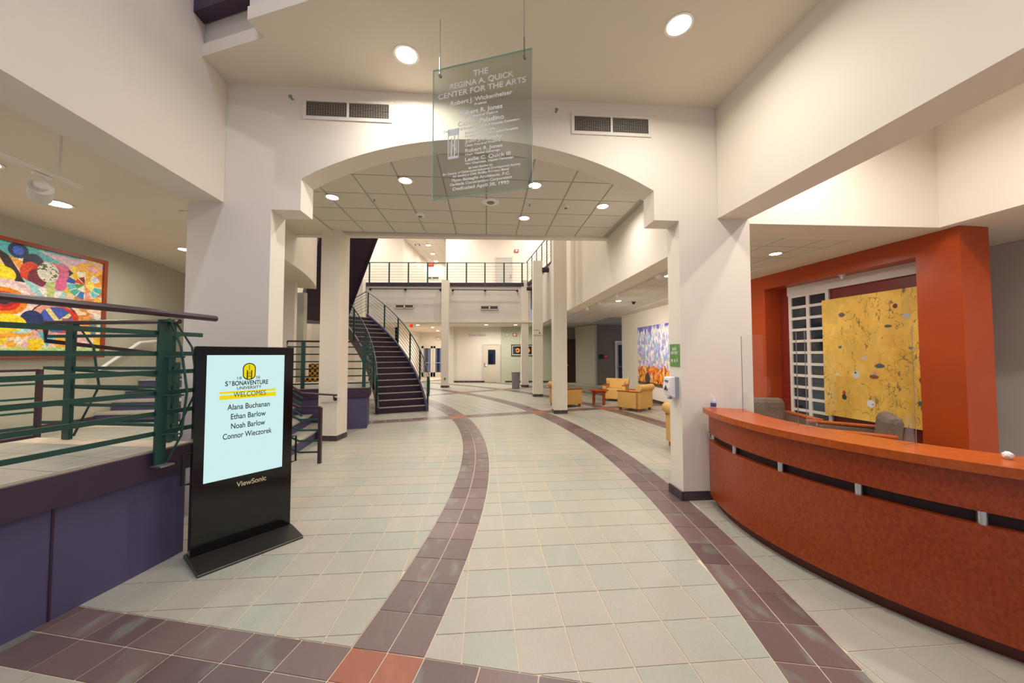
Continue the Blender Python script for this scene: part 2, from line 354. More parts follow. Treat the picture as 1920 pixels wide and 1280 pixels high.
# ================================================================== FOYER SHELL
def on_arch(s, off=0.):     # point at x-coordinate s on the arch wall front, off = behind it
    t = (s - AL[0]) / AD.x; return (AL[0] + AD.x * t + AN.x * off, AL[1] + AD.y * t + AN.y * off)
prof = [(-3.42, 0), (-3.42, ZF + .02), (-3.06, ZF + .02), (-3.06, ZC + 2.5), (-2.6, ZC + 2.5), (-2.6, ZC + .01), (2.80, ZC + .01), (2.80, 0), (1.94, 0), (1.94, 3.2), (1.645, 3.2), (1.645, 3.545)]
ac, hw, sag = -.325, 1.97, .52; R_ = (hw * hw + sag * sag) / (2 * sag)
for k in range(1, 24):
    x = hw - 2 * hw * k / 24; prof.append((ac + x, 3.545 + sag - (R_ - math.sqrt(R_ * R_ - x * x))))
prof += [(-2.28, 3.545), (-2.28, 3.2), (-2.58, 3.2), (-2.58, 0)]
mb = MB(); n = len(prof); TH = .27
mb.add([(*on_arch(s), z) for s, z in prof] + [(*on_arch(s, TH), z) for s, z in prof],
       [tuple(range(n))[::-1], tuple(range(n, 2 * n))] + [(i, (i + 1) % n, n + (i + 1) % n, n + i) for i in range(n)])
struct(mb.build('wall_arch', 'wall', weld=True), 'cream wall with a shallow segmental arch on stepped brackets')
bb = thing('baseboard_arch', '', '', (2.1, 4.1, 0)); 
for k in ('label', 'category'): del bb[k]
struct(bb)
for a, b in ((1.935, 2.25), (2.253, 2.80)):
    p, q = on_arch(a, -.012), on_arch(b, -.012); MB().wall(p, q, 0, .1, .02).build('tile', 'base_tile', bb)
p, q = on_arch(1.928, -.012), on_arch(1.928, TH); MB().wall(p, q, 0, .1, .02).build('tile', 'base_tile', bb)
# side fascias
RF0, RF1 = (2.41, 4.10), (3.08, -2.2)
LF0, LF1 = (-3.06, 3.71), (-2.49, -2.2)
struct(MB().wall(RF0, RF1, ZF, ZC, .37).build('wall_right_fascia', 'wall'), 'high cream fascia wall over the reception opening')
struct(MB().wall(LF1, LF0, ZF + .02, ZC + 2.5, .37).build('wall_left_fascia', 'wall'), 'high cream fascia wall over the terrace opening')
# ceiling with its stepped edge at the light well
E_ = [(-3.0, 3.44), (-2.21, 3.22), (-2.24, 3.05), (-1.18, 2.755), (-.3, 2.45), (-.1, -2.2)]
struct(MB().prism([(-3.05, 3.75), (-3.05, 3.37), (-2.275, 3.155), (-2.305, 2.985), (-1.2, 2.69), (-.35, 2.39), (-.16, -2.2)] + [(3.5, -2.2), (3.0, 4.4), (-3.05, 4.0)], ZC, ZC + .12).build('ceiling', 'ceil'), 'flat cream foyer ceiling with a stepped edge')
for k in range(len(E_) - 1):
    a, b = E_[k], E_[k + 1]
    struct(MB().wall(a, b, ZC + .003, 7.05, -.06).build('wall_light_well', 'wall_grey'), 'pale upstand wall of the light well')
    struct(MB().box((a[0], a[1], (ZC + 7.05) / 2), (.11, .11, 7.04 - ZC), -.25).build('wall_light_well_corner', 'wall_grey'))
struct(MB().prism([(-3.3, -2.2), (.1, -2.2), (.1, 3.8), (-3.3, 3.8)], 7.05, 7.15).build('ceiling_light_well', 'ceil'))
a, b = E_[0], E_[1]
struct(MB().wall((a[0] - .1, a[1] - .05), (b[0] + .3, b[1] - .16), ZC + .33, ZC + .85, -.12).build('trim_1', 'purple'), 'aubergine edge board of the upper floor')

downlight(*G(762, 103, ZC), ZC, 'bright round downlight in the foyer ceiling to the left of the hanging glass sign', 44, .10)
downlight(*G(1273, 47, ZC), ZC, 'bright round downlight in the foyer ceiling to the right of the hanging glass sign', 46, .10)
for x, y in ((1.6, .6), (1.9, -1.4)): downlight(x, y, ZC, 'added downlight in the foyer ceiling behind the viewpoint', 40, .1, group='added foyer downlights out of view')  # unseen lamps added behind the camera to light the foyer
for x, y in ((-1.7, 1.2), (-1.5, -1.2)): downlight(x, y, 7.05, 'added cool lamp standing in for daylight high in the light well above the foyer', 60, .12, col=(.78, .83, 1), group='added light well lamps out of view')  # unseen cool lamps added in place of daylight down the well

# supply vents, sprinklers on the arch wall
def arch_vent(u0, v0, u1, v1, label):
    a = W(u0, v0, AL, AR); b = W(u1, v1, AL, AR); z0, z1 = b[2], a[2]
    t = thing('air_vent', label, 'air vent', (*on_arch((a[0] + b[0]) / 2), z0))
    n = -AN; d = Vector((AD.x, AD.y, 0)); up = Vector((0, 0, 1)); L = b[0] - a[0]
    O = Vector((*on_arch(a[0]), z0)); N3 = Vector((n.x, n.y, 0)); H = z1 - z0; fr = .035
    f = MB()
    for (s0, s1, h0, h1) in ((0, L, 0, fr), (0, L, H - fr, H), (0, fr, fr, H - fr), (L - fr, L, fr, H - fr), (L / 2 - .012, L / 2 + .012, fr, H - fr)):
        f.obox(O + d * s0 + up * h0, d * (s1 - s0), up * (h1 - h0), N3 * .014)
    f.build('frame', 'vent', t)
    MB().obox(O + d * fr + up * fr, d * (L - 2 * fr), up * (H - 2 * fr), N3 * .002).build('backing', 'vent_dark', t)
    for h in range(2):
        s0 = fr if h == 0 else L / 2 + .012; s1 = L / 2 - .012 if h == 0 else L - fr
        for k in range(9):
            z = fr + (H - 2 * fr) * (k + .5) / 9; MB().obox(O + d * s0 + up * (z - .003) + N3 * .002, d * (s1 - s0), up * .006, N3 * .008).build('slat', 'vent_slat', t)
        g = MB()
        for k in range(1, 16):
            s = s0 + (s1 - s0) * k / 16; g.obox(O + d * (s - .003) + up * fr + N3 * .002, d * .006, up * (H - 2 * fr), N3 * .006)
        g.build('fins', 'vent_slat', t)['kind'] = 'stuff'
arch_vent(569, 184, 736, 231, 'white two-panel air vent left of the hanging glass sign')
arch_vent(1071, 212, 1221, 258, 'white two-panel air vent right of the hanging glass sign')
def wall_head(u, v, label):
    p = W(u, v, AL, AR); t = thing('sprinkler_head', label, 'sprinkler', p)
    n = Vector((-AN.x, -AN.y, 0)); P = Vector(p)
    MB().tube([P, P + n * .006], .032, 16).build('escutcheon', 'white', t); MB().tube([P, P + n * .05], .011, 8).build('nozzle', 'steel_dull', t)
    MB().tube([P + n * .05, P + n * .054], .02, 10).build('deflector', 'steel_dull', t)
wall_head(549, 187, 'small sidewall sprinkler head left of the left air vent'); wall_head(1042, 211, 'small sidewall sprinkler head left of the right air vent')

# ================================================================== HANGING GLASS SIGN
gl = Y(812, 132, 3.0); gb = Y(811, 375, 3.0); gr = Y(998, 90, 2.77)
SX = Vector((gr[0] - gl[0], gr[1] - gl[1], 0)); SW_ = SX.length; SX.normalize(); SH = gl[2] - gb[2]
sn = Vector((SX.y, -SX.x, 0)); SO = Vector((gl[0], gl[1], gb[2]))
sign = thing('glass_sign', 'square grey glass dedication sign hanging on two wires under the foyer ceiling', 'glass sign', (gl[0], gl[1], gb[2]))
MB().obox(SO, SX * SW_, Vector((0, 0, SH)), -sn * .012).build('glass_pane', 'sign_glass', sign)
e = MB()
for s, h, ls, lh in ((0, 0, SW_, .003), (0, SH - .003, SW_, .003), (0, 0, .003, SH), (SW_ - .003, 0, .003, SH)):
    e.obox(SO + SX * s + Vector((0, 0, h)) + sn * .001, SX * ls, Vector((0, 0, lh)), -sn * .013)
e.build('polished_edge', 'glass_edge', sign)
for f in (.075, .925):
    q = SO + SX * SW_ * f + Vector((0, 0, SH - .06)); MB().tube([q, (q.x, q.y, ZC)], .0022, 5).build('hanging_wire', 'cable', sign)
    MB().tube([q + Vector((0, 0, .0)), q + Vector((0, 0, .16))], .006, 6).build('turnbuckle', 'steel_dull', sign)
    MB().tube([q + sn * .008, q - sn * .02], .012, 8).build('clamp_bolt', 'steel_dull', sign)
ROWS = [(.055, .075, 'THE', 0, .15), (.125, .07, 'REGINA A. QUICK', 0, .64), (.19, .07, 'CENTER FOR THE ARTS', 0, .88), (.265, .055, 'Robert J. Wickenheiser', 0, .62), (.305, .026, 'President', 0, .12),
        (.36, .055, 'Robert R. Jones', 0, .43), (.398, .026, 'Chair, Board of Trustees', 0, .34), (.445, .055, 'Carl P. Paladino', 0, .46), (.487, .026, 'Chair, Board of Trustees Buildings & Grounds Committee', 0, .76),
        (.525, .024, 'Funded Through Gifts', 1, .30), (.553, .026, 'From the 1987-1992 Capital Campaign', 1, .52), (.592, .045, 'John J. Murphy', 1, .37), (.628, .024, 'Chair, Board of Trustees', 1, .35),
        (.668, .045, 'Robert R. Jones', 1, .37), (.70, .024, 'Chair, Capital Campaign', 1, .35), (.74, .045, 'Leslie C. Quick III', 1, .45), (.773, .024, 'Vice Chairman, Capital Campaign', 1, .48),
        (.808, .026, 'special thanks to', 0, .24), (.834, .027, 'the County of Cattaraugus Industrial Development Agency', 0, .78), (.86, .027, 'for issuing a Civic Facility Revenue Bond', 0, .56),
        (.893, .034, 'Flynn Battaglia Architects, P.C.', 0, .58), (.925, .034, 'Garbade Construction Corporation', 0, .62), (.962, .04, 'Dedicated April 28, 1995', 0, .56)]
for fy, sz, body, al, wd in ROWS:
    zz = SH * (1 - fy * .93 - .045); s = SW_ * (.5 if al == 0 else .345 + wd / 2)
    text('lettering', body, sz * .95, 'white_letter', SO + SX * s + Vector((0, 0, zz)) + sn * .002, SX, (0, 0, 1), sign, bold=.0008, fit=wd * SW_)
d = MB(); bo = SO + SX * SW_ * .165 + Vector((0, 0, SH * .29)) + sn * .0015; bw, bh = SW_ * .115, SH * .225
for s, h, ls, lh in ((0, 0, 1, .09), (0, .78, 1, .22), (0, 0, .08, 1), (.92, 0, .08, 1), (.3, .1, .12, .6), (.55, .1, .12, .68), (.18, .1, .05, .5), (.75, .15, .06, .5), (.42, .4, .1, .08), (.68, .3, .1, .06)):
    d.obox(bo + SX * bw * s + Vector((0, 0, bh * h)), SX * bw * ls, Vector((0, 0, bh * lh)), sn * .001)
d.build('etched_emblem', 'white_letter', sign)

# ================================================================== DIGITAL KIOSK
KL, KR = Vector((-2.53, 2.84)), Vector((-2.095, 3.41)); KD = (KR - KL); KW = KD.length; KD.normalize(); KN = Vector((KD.y, -KD.x))   # KN faces the viewer
KX = Vector((KD.x, KD.y, 0)); KF = Vector((KN.x, KN.y, 0)); KO = Vector((KL.x, KL.y, 0)); KH = 1.715
kc = KO + KX * KW / 2
ks = thing('digital_kiosk', 'tall black digital signage kiosk with a glowing welcome screen beside the violet terrace wall', 'kiosk', tuple(kc))
MB().obox(KO + Vector((0, 0, .03)), KX * KW, -KF * .075, Vector((0, 0, KH - .03))).build('cabinet', 'black', ks, bevel=.006)
bs = MB(); o = KO - KX * .005 - KF * .17
q = [(o, 0), (o + KX * (KW + .01), 0)]
A = [(-.17, .0), (.27, .0), (.27, .022), (.03, .05), (-.11, .05), (-.17, .022)]
vv = []
for sx in (-.005, KW + .005): vv += [KO + KX * sx + KF * f + Vector((0, 0, h)) for f, h in A]
bs.add(vv, [(0, 1, 2, 3, 4, 5), (11, 10, 9, 8, 7, 6)] + [(i, 6 + i, 6 + (i + 1) % 6, (i + 1) % 6) for i in range(6)])
bs.build('base_plate', 'base_metal', ks, weld=True)
MB().obox(KO - KX * .004 + KF * .266 + Vector((0, 0, .012)), KX * (KW + .008), KF * .006, Vector((0, 0, .008))).build('base_edge_strip', 'steel_dull', ks)
tl = W(387.5, 665, KL, KR); tr = W(533, 666, KL, KR); bl = W(381.5, 907, KL, KR); br = W(529, 874, KL, KR)
def kx(p): return (Vector(p[:2]) - KL).dot(KD)
sx0, sx1 = (kx(tl) + kx(bl)) / 2, (kx(tr) + kx(br)) / 2; sz0, sz1 = (bl[2] + br[2]) / 2, (tl[2] + tr[2]) / 2
def kp(fx, fz, off): return KO + KX * (sx0 + (sx1 - sx0) * fx) + Vector((0, 0, sz0 + (sz1 - sz0) * fz)) + KF * off
SWD, SHT = sx1 - sx0, sz1 - sz0
scr = MB().obox(kp(0, 0, .0), KX * SWD, Vector((0, 0, SHT)), KF * .002).build('screen', 'screen', ks)
def stx(body, fx, fz, size, m, wd, bold=0.): return text('lettering', body, size, m, kp(fx, fz, .0028), KX, (0, 0, 1), scr, bold=bold, fit=wd * SWD, ext=.0003)
stx('18', .385, .808, .034, 'print_dark', .055); stx('58', .63, .808, .034, 'print_dark', .055)
stx('S', .235, .765, .056, 'print_dark', .035, .0012); stx('T', .275, .772, .034, 'print_dark', .03, .0008); stx('BONAVENTURE', .535, .765, .054, 'print_dark', .47, .0012); stx('UNIVERSITY', .52, .725, .036, 'print_dark', .32, .0005)
for z0, z1, x0 in ((.704, .687, .17), (.674, .640, .17)):
    MB().obox(kp(.155, z1, .002), KX * SWD * .73, Vector((0, 0, SHT * (z0 - z1))), KF * .0006).build('yellow_stripe', 'print_yellow', scr)
stx('WELCOMES', .535, .672, .060, 'print_dark', .42)
for i, (nm, wd) in enumerate((('Alana Buchanan', .55), ('Ethan Barlow', .45), ('Noah Barlow', .44), ('Connor Wieczorek', .63))):
    stx(nm, .52 if i else .53, .572 - .078 * i, .066, 'print_dark', wd, .0008)
def capsule(cx, cz, hw_, hh, off, m, nm):
    P = []
    for k in range(24):
        a = 2 * PI * k / 24; P.append((cx + hw_ * math.cos(a), cz + (hh - hw_) * (1 if math.sin(a) >= 0 else -1) + hw_ * math.sin(a)))
    v = [KO + KX * (sx0 + x) + Vector((0, 0, sz0 + z)) + KF * off for x, z in P]; v2 = [p + KF * .0006 for p in v]
    MB().add(v + v2, [tuple(range(24)), tuple(range(24, 48))] + [(i, (i + 1) % 24, 24 + (i + 1) % 24, 24 + i) for i in range(24)]).build(nm, m, scr, weld=True)
ecx, ecz = SWD * .515, SHT * .862
capsule(ecx, ecz, SWD * .085, SHT * .072, .0022, 'print_edge', 'emblem_rim'); capsule(ecx, ecz, SWD * .072, SHT * .064, .003, 'print_yellow', 'emblem')
tw = MB()
for x, z, lw, lh in ((-.026, -.065, .012, .075), (.016, -.065, .012, .075), (-.003, .01, .006, .045), (-.014, -.02, .028, .005), (-.014, -.045, .028, .005), (-.006, -.035, .012, .006), (-.006, -.008, .012, .006)):
    tw.obox(KO + KX * (sx0 + ecx + x * SWD * 1.3) + Vector((0, 0, sz0 + ecz + z * SHT)) + KF * .0038, KX * lw * SWD * 1.3, Vector((0, 0, lh * SHT)), KF * .0004)
tw.build('emblem_tower', 'print_edge', scr)
text('brand_lettering', 'ViewSonic', .06, 'gold', KO + KX * KW * .56 + Vector((0, 0, W(459, 905, KL, KR)[2])) + KF * .002, KX, (0, 0, 1), ks, bold=.001, fit=.22)
for sx in (-.0, KW):        # side grab handles
    s = -1 if sx == 0 else 1; z0, z1 = .62, .86; c = KO + KX * sx - KF * .04
    MB().tube([c + Vector((0, 0, z0)), c + KX * s * .05 + Vector((0, 0, z0)), c + KX * s * .05 + Vector((0, 0, z1)), c + Vector((0, 0, z1))], .01, 6).build('side_handle', 'black_matt', ks)

# ================================================================== RECEPTION COUNTER
CC = (4.25, 3.38)
a0, a1 = math.radians(162.6), math.radians(262)
ct = thing('reception_counter', 'long curved cherry wood reception counter in front of the rust red alcove', 'counter', (CC[0] - 2.1, CC[1], 0))
MB().ring(CC, 1.62, 2.075, a0, a1, 0, .09, 40).build('plinth', 'plinth', ct, weld=True)
MB().ring(CC, 1.75, 2.135, a0, a1, .09, .70, 40).build('lower_panel', 'cherry', ct, weld=True)
MB().ring(CC, 1.80, 2.085, a0, a1, .70, .775, 40).build('recess_board', 'slot', ct, weld=True)
MB().ring(CC, 1.95, 2.135, a0, a1, .775, .995, 40).build('upper_panel', 'cherry', ct, weld=True)
MB().ring(CC, 1.78, 2.19, a0 - .005, a1, .995, 1.05, 40).build('counter_top', 'cherry_top', ct, weld=True)
for u, v in ((1331, 822), (1378, 845), (1464, 876), (1610, 920), (1842, 976)):
    r = ray(u, v); lo_, hi_ = .1, 8
    x0 = r[0]; y0 = r[1]; A_ = x0 * x0 + y0 * y0; B_ = -2 * (x0 * CC[0] + y0 * CC[1]); C_ = CC[0] ** 2 + CC[1] ** 2 - 2.11 ** 2
    t_ = (-B_ - math.sqrt(B_ * B_ - 4 * A_ * C_)) / (2 * A_); c = (x0 * t_, y0 * t_)
    MB().lathe((c[0], c[1], .70), [(.021, 0), (.021, .075)], 14).build('steel_standoff', 'steel', ct, True)
def cpt(deg, r): a = math.radians(deg); return Vector((CC[0] + r * math.cos(a), CC[1] + r * math.sin(a), 1.05))
def cang(u, v, z=1.05):
    x, y = G(u, v, z); return math.degrees(math.atan2(y - CC[1], x - CC[0])) % 360
def guard(d0, d1, label, foot, zt):
    t = thing('acrylic_guard', label, 'sneeze guard', tuple(cpt((d0 + d1) / 2, 1.87)))
    a, b = cpt(d0, 1.87), cpt(d1, 1.87); d = (b - a).normalized(); n = Vector((-d.y, d.x, 0))
    MB().obox(a + n * .0025, b - a, -n * .005, Vector((0, 0, zt - 1.05))).build('panel', 'acrylic', t)
    for q in (a, b): MB().obox(q - d * .001 + n * .003, d * .002, -n * .006, Vector((0, 0, zt - 1.05))).build('panel_edge', 'steel_dull', t)
    for f in foot:
        c = a + (b - a) * f
        vv = [c + n * s * .085 for s in (-1, 1)] + [c + n * s * .02 + Vector((0, 0, .2)) for s in (1, -1)]
        MB().add([p + d * .004 for p in vv] + [p - d * .004 for p in vv], [(0, 1, 2, 3), (7, 6, 5, 4), (0, 4, 5, 1), (1, 5, 6, 2), (2, 6, 7, 3), (3, 7, 4, 0)]).build('foot', 'acrylic', t)
guard(cang(1403, 772), cang(1508, 797), 'clear acrylic sneeze guard on the counter next to the white pier', (.06, .94), 1.84)
guard(cang(1524, 800), cang(1722, 832), 'clear acrylic sneeze guard on the counter in front of the yellow painting', (.05, .95), 1.84)
# hand sanitiser bottle, scrap of paper
sb = Vector((*G(1331, 760, 1.05), 1.05)); sb = cpt(cang(1333, 764) + .8, 2.09)
t = thing('sanitizer_bottle', 'small clear pump bottle of hand sanitizer on the end of the counter', 'bottle', tuple(sb))
MB().lathe(sb, [(.026, 0), (.029, .006), (.029, .075), (.022, .095), (.011, .103)], 18).build('bottle_body', 'sanit', t, True)
MB().lathe(sb + Vector((0, 0, .018)), [(.0296, 0), (.0296, .042)], 18).build('label_wrap', 'purple_label', t, True)
MB().lathe(sb + Vector((0, 0, .103)), [(.013, 0), (.013, .016), (.005, .018), (.005, .036)], 12).build('pump', 'white', t, True)
MB().obox(sb + Vector((-.03, -.006, .139)), (.04, 0, 0), (0, .012, 0), (0, 0, .008)).build('pump_spout', 'white', t)
pp = Vector((*G(1887, 852, 1.05), 1.05)) ; pp = cpt(cang(1887, 858), 1.93)
me = bpy.data.meshes.new('crumpled_tissue'); bm = bmesh.new(); bmesh.ops.create_icosphere(bm, subdivisions=2, radius=.022)
for v in bm.verts: v.co *= 1 + .35 * (random.random() - .5)
bm.to_mesh(me); bm.free(); me.materials.append(M['paper']); o = bpy.data.objects.new('crumpled_tissue', me); COL.objects.link(o); o.location = pp + Vector((0, 0, .02))
tag(o, 'small crumpled white tissue lying at the near end of the counter', 'tissue')

# wall dispenser and green notice on the left face of the right pier
p0, p1 = Vector(on_arch(1.938)), Vector(on_arch(1.938, TH)); pd = (p1 - p0).normalized()
def pier_pt(f, z, off): return Vector((p0.x + pd.x * f * TH - off * pd.y, p0.y + pd.y * f * TH + off * pd.x, z))
t = thing('soap_dispenser', 'white and grey wall dispenser on the side of the right pier below the green notice', 'dispenser', tuple(pier_pt(.5, 1.12, 0)))
o_ = Vector((-pd.y, pd.x, 0)); dv = Vector((pd.x, pd.y, 0)); c = pier_pt(.22, 1.14, 0)
MB().obox(c, dv * .155, o_ * .04, Vector((0, 0, .25))).build('back_plate', 'grey_plastic', t, bevel=.008)
vv = [(0, .04, .0), (0, .1, .03), (0, .115, .12), (0, .1, .24), (0, .04, .25)]
P = [c + o_ * b + Vector((0, 0, z)) for _, b, z in vv]; Q = [q + dv * .155 for q in P]
MB().add(P + Q, [(0, 1, 2, 3, 4), (9, 8, 7, 6, 5)] + [(i, 5 + i, 5 + (i + 1) % 5, (i + 1) % 5) for i in range(5)]).build('cover', 'white', t, weld=True, bevel=.008)
MB().add([c + o_ * .112 + dv * s + Vector((0, 0, z)) for s, z in ((.04, .09), (.115, .09), (.078, .145))] + [c + o_ * .121 + dv * s + Vector((0, 0, z)) for s, z in ((.04, .09), (.115, .09), (.078, .145))], [(0, 1, 2), (5, 4, 3), (0, 3, 4, 1), (1, 4, 5, 2), (2, 5, 3, 0)]).build('sight_window', 'base_tile', t)
MB().obox(c + o_ * .105 + dv * .04 + Vector((0, 0, .185)), dv * .07, o_ * .008, Vector((0, 0, .022))).build('blue_mark', 'dusk_blue', t)
MB().obox(c + o_ * .05 + dv * .055 - Vector((0, 0, .015)), dv * .045, o_ * .04, Vector((0, 0, .02))).build('spout', 'grey_plastic', t)
g0 = pier_pt(.1, 1.505, 0); t = thing('wall_notice', 'small upright green printed notice on the side of the right pier', 'notice', tuple(g0))
MB().obox(g0, dv * .215, o_ * .004, Vector((0, 0, .265))).build('notice_board', 'sign_green', t)
for body, z, wd in (('SITE', .205, .1), ('REPORT', .16, .15), ('R E F', .068, .15)):
    text('lettering', body, .05, 'white_letter', g0 + dv * .108 + o_ * .005 + Vector((0, 0, z)), -dv, (0, 0, 1), t, fit=wd)

# ================================================================== RECEPTION BACK: rust alcove, ceilings
X0, X1 = Vector((5.09, 7.6)), Vector((5.53, 4.33)); RD = (X1 - X0).normalized(); RN = Vector((-RD.y, RD.x))    # RN points away from the room (+x)
if RN.x < 0: RN = -RN
def redpt(u, v=640): p = W(u, v, X0, X1); return Vector(p[:2])
fa, fb_ = redpt(1436), redpt(1723)
DEP = .34
zt = Y(1723, 482, redpt(1723)[1])[2]
far_end = X0 - RD * .7
struct(MB().prism([tuple(far_end), tuple(fa), tuple(fa + RN * DEP), tuple(far_end + RN * DEP)], 0, ZF).build('wall_alcove_far', 'rust'), 'rust red panel at the far side of the alcove')
struct(MB().prism([tuple(fb_), tuple(X1), tuple(X1 + RN * .44), tuple(fb_ + RN * .44)], 0, ZF).build('wall_alcove_near', 'rust'), 'broad rust red pillar at the near side of the alcove')
struct(MB().prism([tuple(fa), tuple(fb_), tuple(fb_ + RN * DEP), tuple(fa + RN * DEP)], zt, ZF).build('wall_alcove_header', 'rust'), 'rust red header over the alcove')
ba, bb_ = fa + RN * DEP - RD * .1, fb_ + RN * DEP + RD * .1
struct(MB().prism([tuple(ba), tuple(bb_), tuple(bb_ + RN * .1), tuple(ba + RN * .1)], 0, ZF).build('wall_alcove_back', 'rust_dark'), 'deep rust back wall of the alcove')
def bkpt(u, off=0.):
    a_, b_ = fa + RN * (DEP - off), fb_ + RN * (DEP - off); return Vector(W(u, 640, a_, b_)[:2])
struct(MB().prism([tuple(bkpt(1478, .05)), tuple(fb_ + RN * (DEP - .05)), tuple(fb_ + RN * DEP), tuple(bkpt(1478, 0))], zt - .17, zt).build('trim_2', 'wall_grey'), 'pale grey rail along the top of the alcove')
wa, wb = bkpt(1480, .04), bkpt(1556, .04); wd = (wb - wa); WL = wd.length; wd.normalize(); wz0, wz1 = .35, Y(1480, 535, wa.y)[2]
win = struct(thing('window_1', 'white gridded window with dark panes at the far side of the alcove', '', (wa.x, wa.y, wz0))); del win['category']
wx = Vector((wd.x, wd.y, 0)); wn = Vector((RN.x, RN.y, 0)); WO = Vector((wa.x, wa.y, wz0)); rows_ = 12; WHh = wz1 - wz0
f = MB()
for k in range(3): f.obox(WO + wx * (WL - .06) * k / 2, wx * .06, wn * .035, Vector((0, 0, WHh)))
for k in range(rows_ + 1): f.obox(WO + Vector((0, 0, (WHh - .05) * k / rows_)) + wn * .002, wx * WL, wn * .03, Vector((0, 0, .05)))
f.build('window_frame', 'wall_grey', win)
for i in range(2):
    for k in range(rows_): MB().obox(WO + wx * (.06 + (WL - .06) / 2 * i) + Vector((0, 0, .05 + (WHh - .05) * k / rows_)) + wn * .026, wx * ((WL - .06) / 2 - .06), wn * .008, Vector((0, 0, (WHh - .05) / rows_ - .05))).build('pane', 'dusk', win)

# painting of birds on gold
pa, pb = bkpt(1546, .09), bkpt(1738, .09)
z_t0, z_b0 = Y(1546, 563, pa.y)[2], Y(1548, 776, pa.y)[2]; z_t1, z_b1 = Y(1724, 538, bkpt(1724, .09).y)[2], Y(1732, 807, bkpt(1732, .09).y)[2]
zt_, zb_ = (z_t0 + z_t1) / 2, (z_b0 + z_b1) / 2
def birds(U, V):
    C_ = np.zeros(U.shape + (3,)); n1 = vnoise(U, V, 5, 5, 3); C_[:] = rgb('#e3b44c'); C_ += (n1[..., None] - .5) * np.array([.16, .2, .22]); C_ += (vnoise(U, V, 30, 30, 4)[..., None] - .5) * .08
    n2 = vnoise(U, V, 9, 8, 11, 4); n3 = vnoise(U, V, 3, 3, 12); ln = (np.abs(n2 - .5) < .009) & (n3 > .42)
    n5 = vnoise(U, V, 26, 12, 15, 2); ln |= (np.abs(n5 - .5) < .02) & (vnoise(U, V, 7, 7, 16) > .6)
    C_[ln] = C_[ln] * .45 + rgb('#5c5634') * .35
    W_ = (vnoise(U, V, 7, 6, 21) > .64); C_[W_] = C_[W_] * .8 + rgb('#b09a4e') * .2
    bl = [(.235, .855, .035, .02, '#6a5758'), (.77, .88, .022, .017, '#5b2a26'), (.86, .80, .035, .02, '#b3b1b4'), (.70, .735, .033, .011, '#4b5558'), (.205, .585, .02, .011, '#55627c'), (.89, .57, .022, .009, '#6a6f70'), (.46, .495, .027, .015, '#bfbcb6'),
          (.61, .435, .045, .018, '#40565a'), (.165, .355, .022, .012, '#d8cfc0'), (.37, .36, .04, .03, '#cfccc8'), (.365, .375, .012, .008, '#4a4136'), (.56, .375, .024, .018, '#b99a7d'), (.55, .35, .045, .016, '#7d4527'), (.975, .375, .022, .017, '#a8341c'), (.97, .34, .026, .026, '#2f2b30'),
          (.235, .205, .018, .016, '#b23a1d'), (.235, .17, .026, .025, '#33333b'), (.51, .14, .037, .03, '#d9dbe2'), (.53, .135, .01, .006, '#6d7aa0'), (.955, .18, .028, .02, '#3f5f5c'), (.965, .155, .017, .035, '#3f5f5c')]
    for cu, cv, ru, rv, h in bl:
        m_ = ((U - cu) / ru) ** 2 + ((V - cv) / rv) ** 2 < 1 + .5 * (vnoise(U, V, 60, 60, int(cu * 999), 1) - .5); C_[m_] = rgb(h)
    return np.clip(C_, 0, 1)
t = thing('bird_painting', 'large gold painting of small bird heads and faint sketched wings in the rust red alcove', 'painting', (pa.x, pa.y, zb_))
canvas('canvas', 'paint', (pa.x, pa.y, zb_), (pb.x - pa.x, pb.y - pa.y, 0), (0, 0, zt_ - zb_), -wn, .035, birds, 260, 260, t)
# alcove ceiling spot
p = redpt(1567); q = p + RN * .16
t = thing('alcove_spotlight', 'tiny white spotlight under the alcove header', 'spotlight', (q.x, q.y, zt))
MB().lathe((q.x, q.y, zt), [(.045, -.012), (.05, 0)], 14).build('canopy', 'white', t, True); MB().lathe((q.x, q.y, zt), [(.02, -.06), (.028, -.012)], 12).build('spot_head', 'white', t, True)

# higher recess over the reception, bulkheads, lower ceiling
B0, B1, B2 = (2.79, 4.26), (5.37, 4.40), (5.95, -2.2)
struct(MB().wall(B0, B1, ZF, ZC + .01, .10).build('wall_bulkhead_back', 'wall'), 'cream bulkhead above the lower reception ceiling')
struct(MB().wall(B1, B2, ZF, ZC + .01, .10).build('wall_bulkhead_right', 'wall'), 'cream bulkhead above the right of the reception')
struct(MB().prism([(2.6, -2.2), (6.1, -2.2), (5.5, 4.5), (2.6, 4.4)], ZC, ZC + .1).build('ceiling_reception', 'ceil'))
struct(MB().prism([(5.30, 4.42), (5.45, 4.40), (6.02, -2.2), (8.2, -2.2), (8.2, 7), (5.62, 7.0), (5.62, 4.42)], ZF + .004, ZF + .1).build('ceiling_reception_side', 'ceil'))
struct(MB().wall((6.9, 8.0), (7.6, -2.2), 0, ZF, .1).build('wall_reception_right', 'wall_grey'), 'pale grey wall right of the rust pillar')
downlight(4.3, 2.5, ZC, 'round downlight high over the reception desk', 66, .1, group='reception downlights'); downlight(4.5, .2, ZC, 'round downlight high over the reception desk', 50, .1, group='reception downlights')
downlight(3.5, 3.55, ZC, 'round downlight close to the bulkhead over the reception', 44, .09)
downlight(6.5, 2.3, ZF, 'round downlight right of the reception, beside the rust pillar', 55, .09)
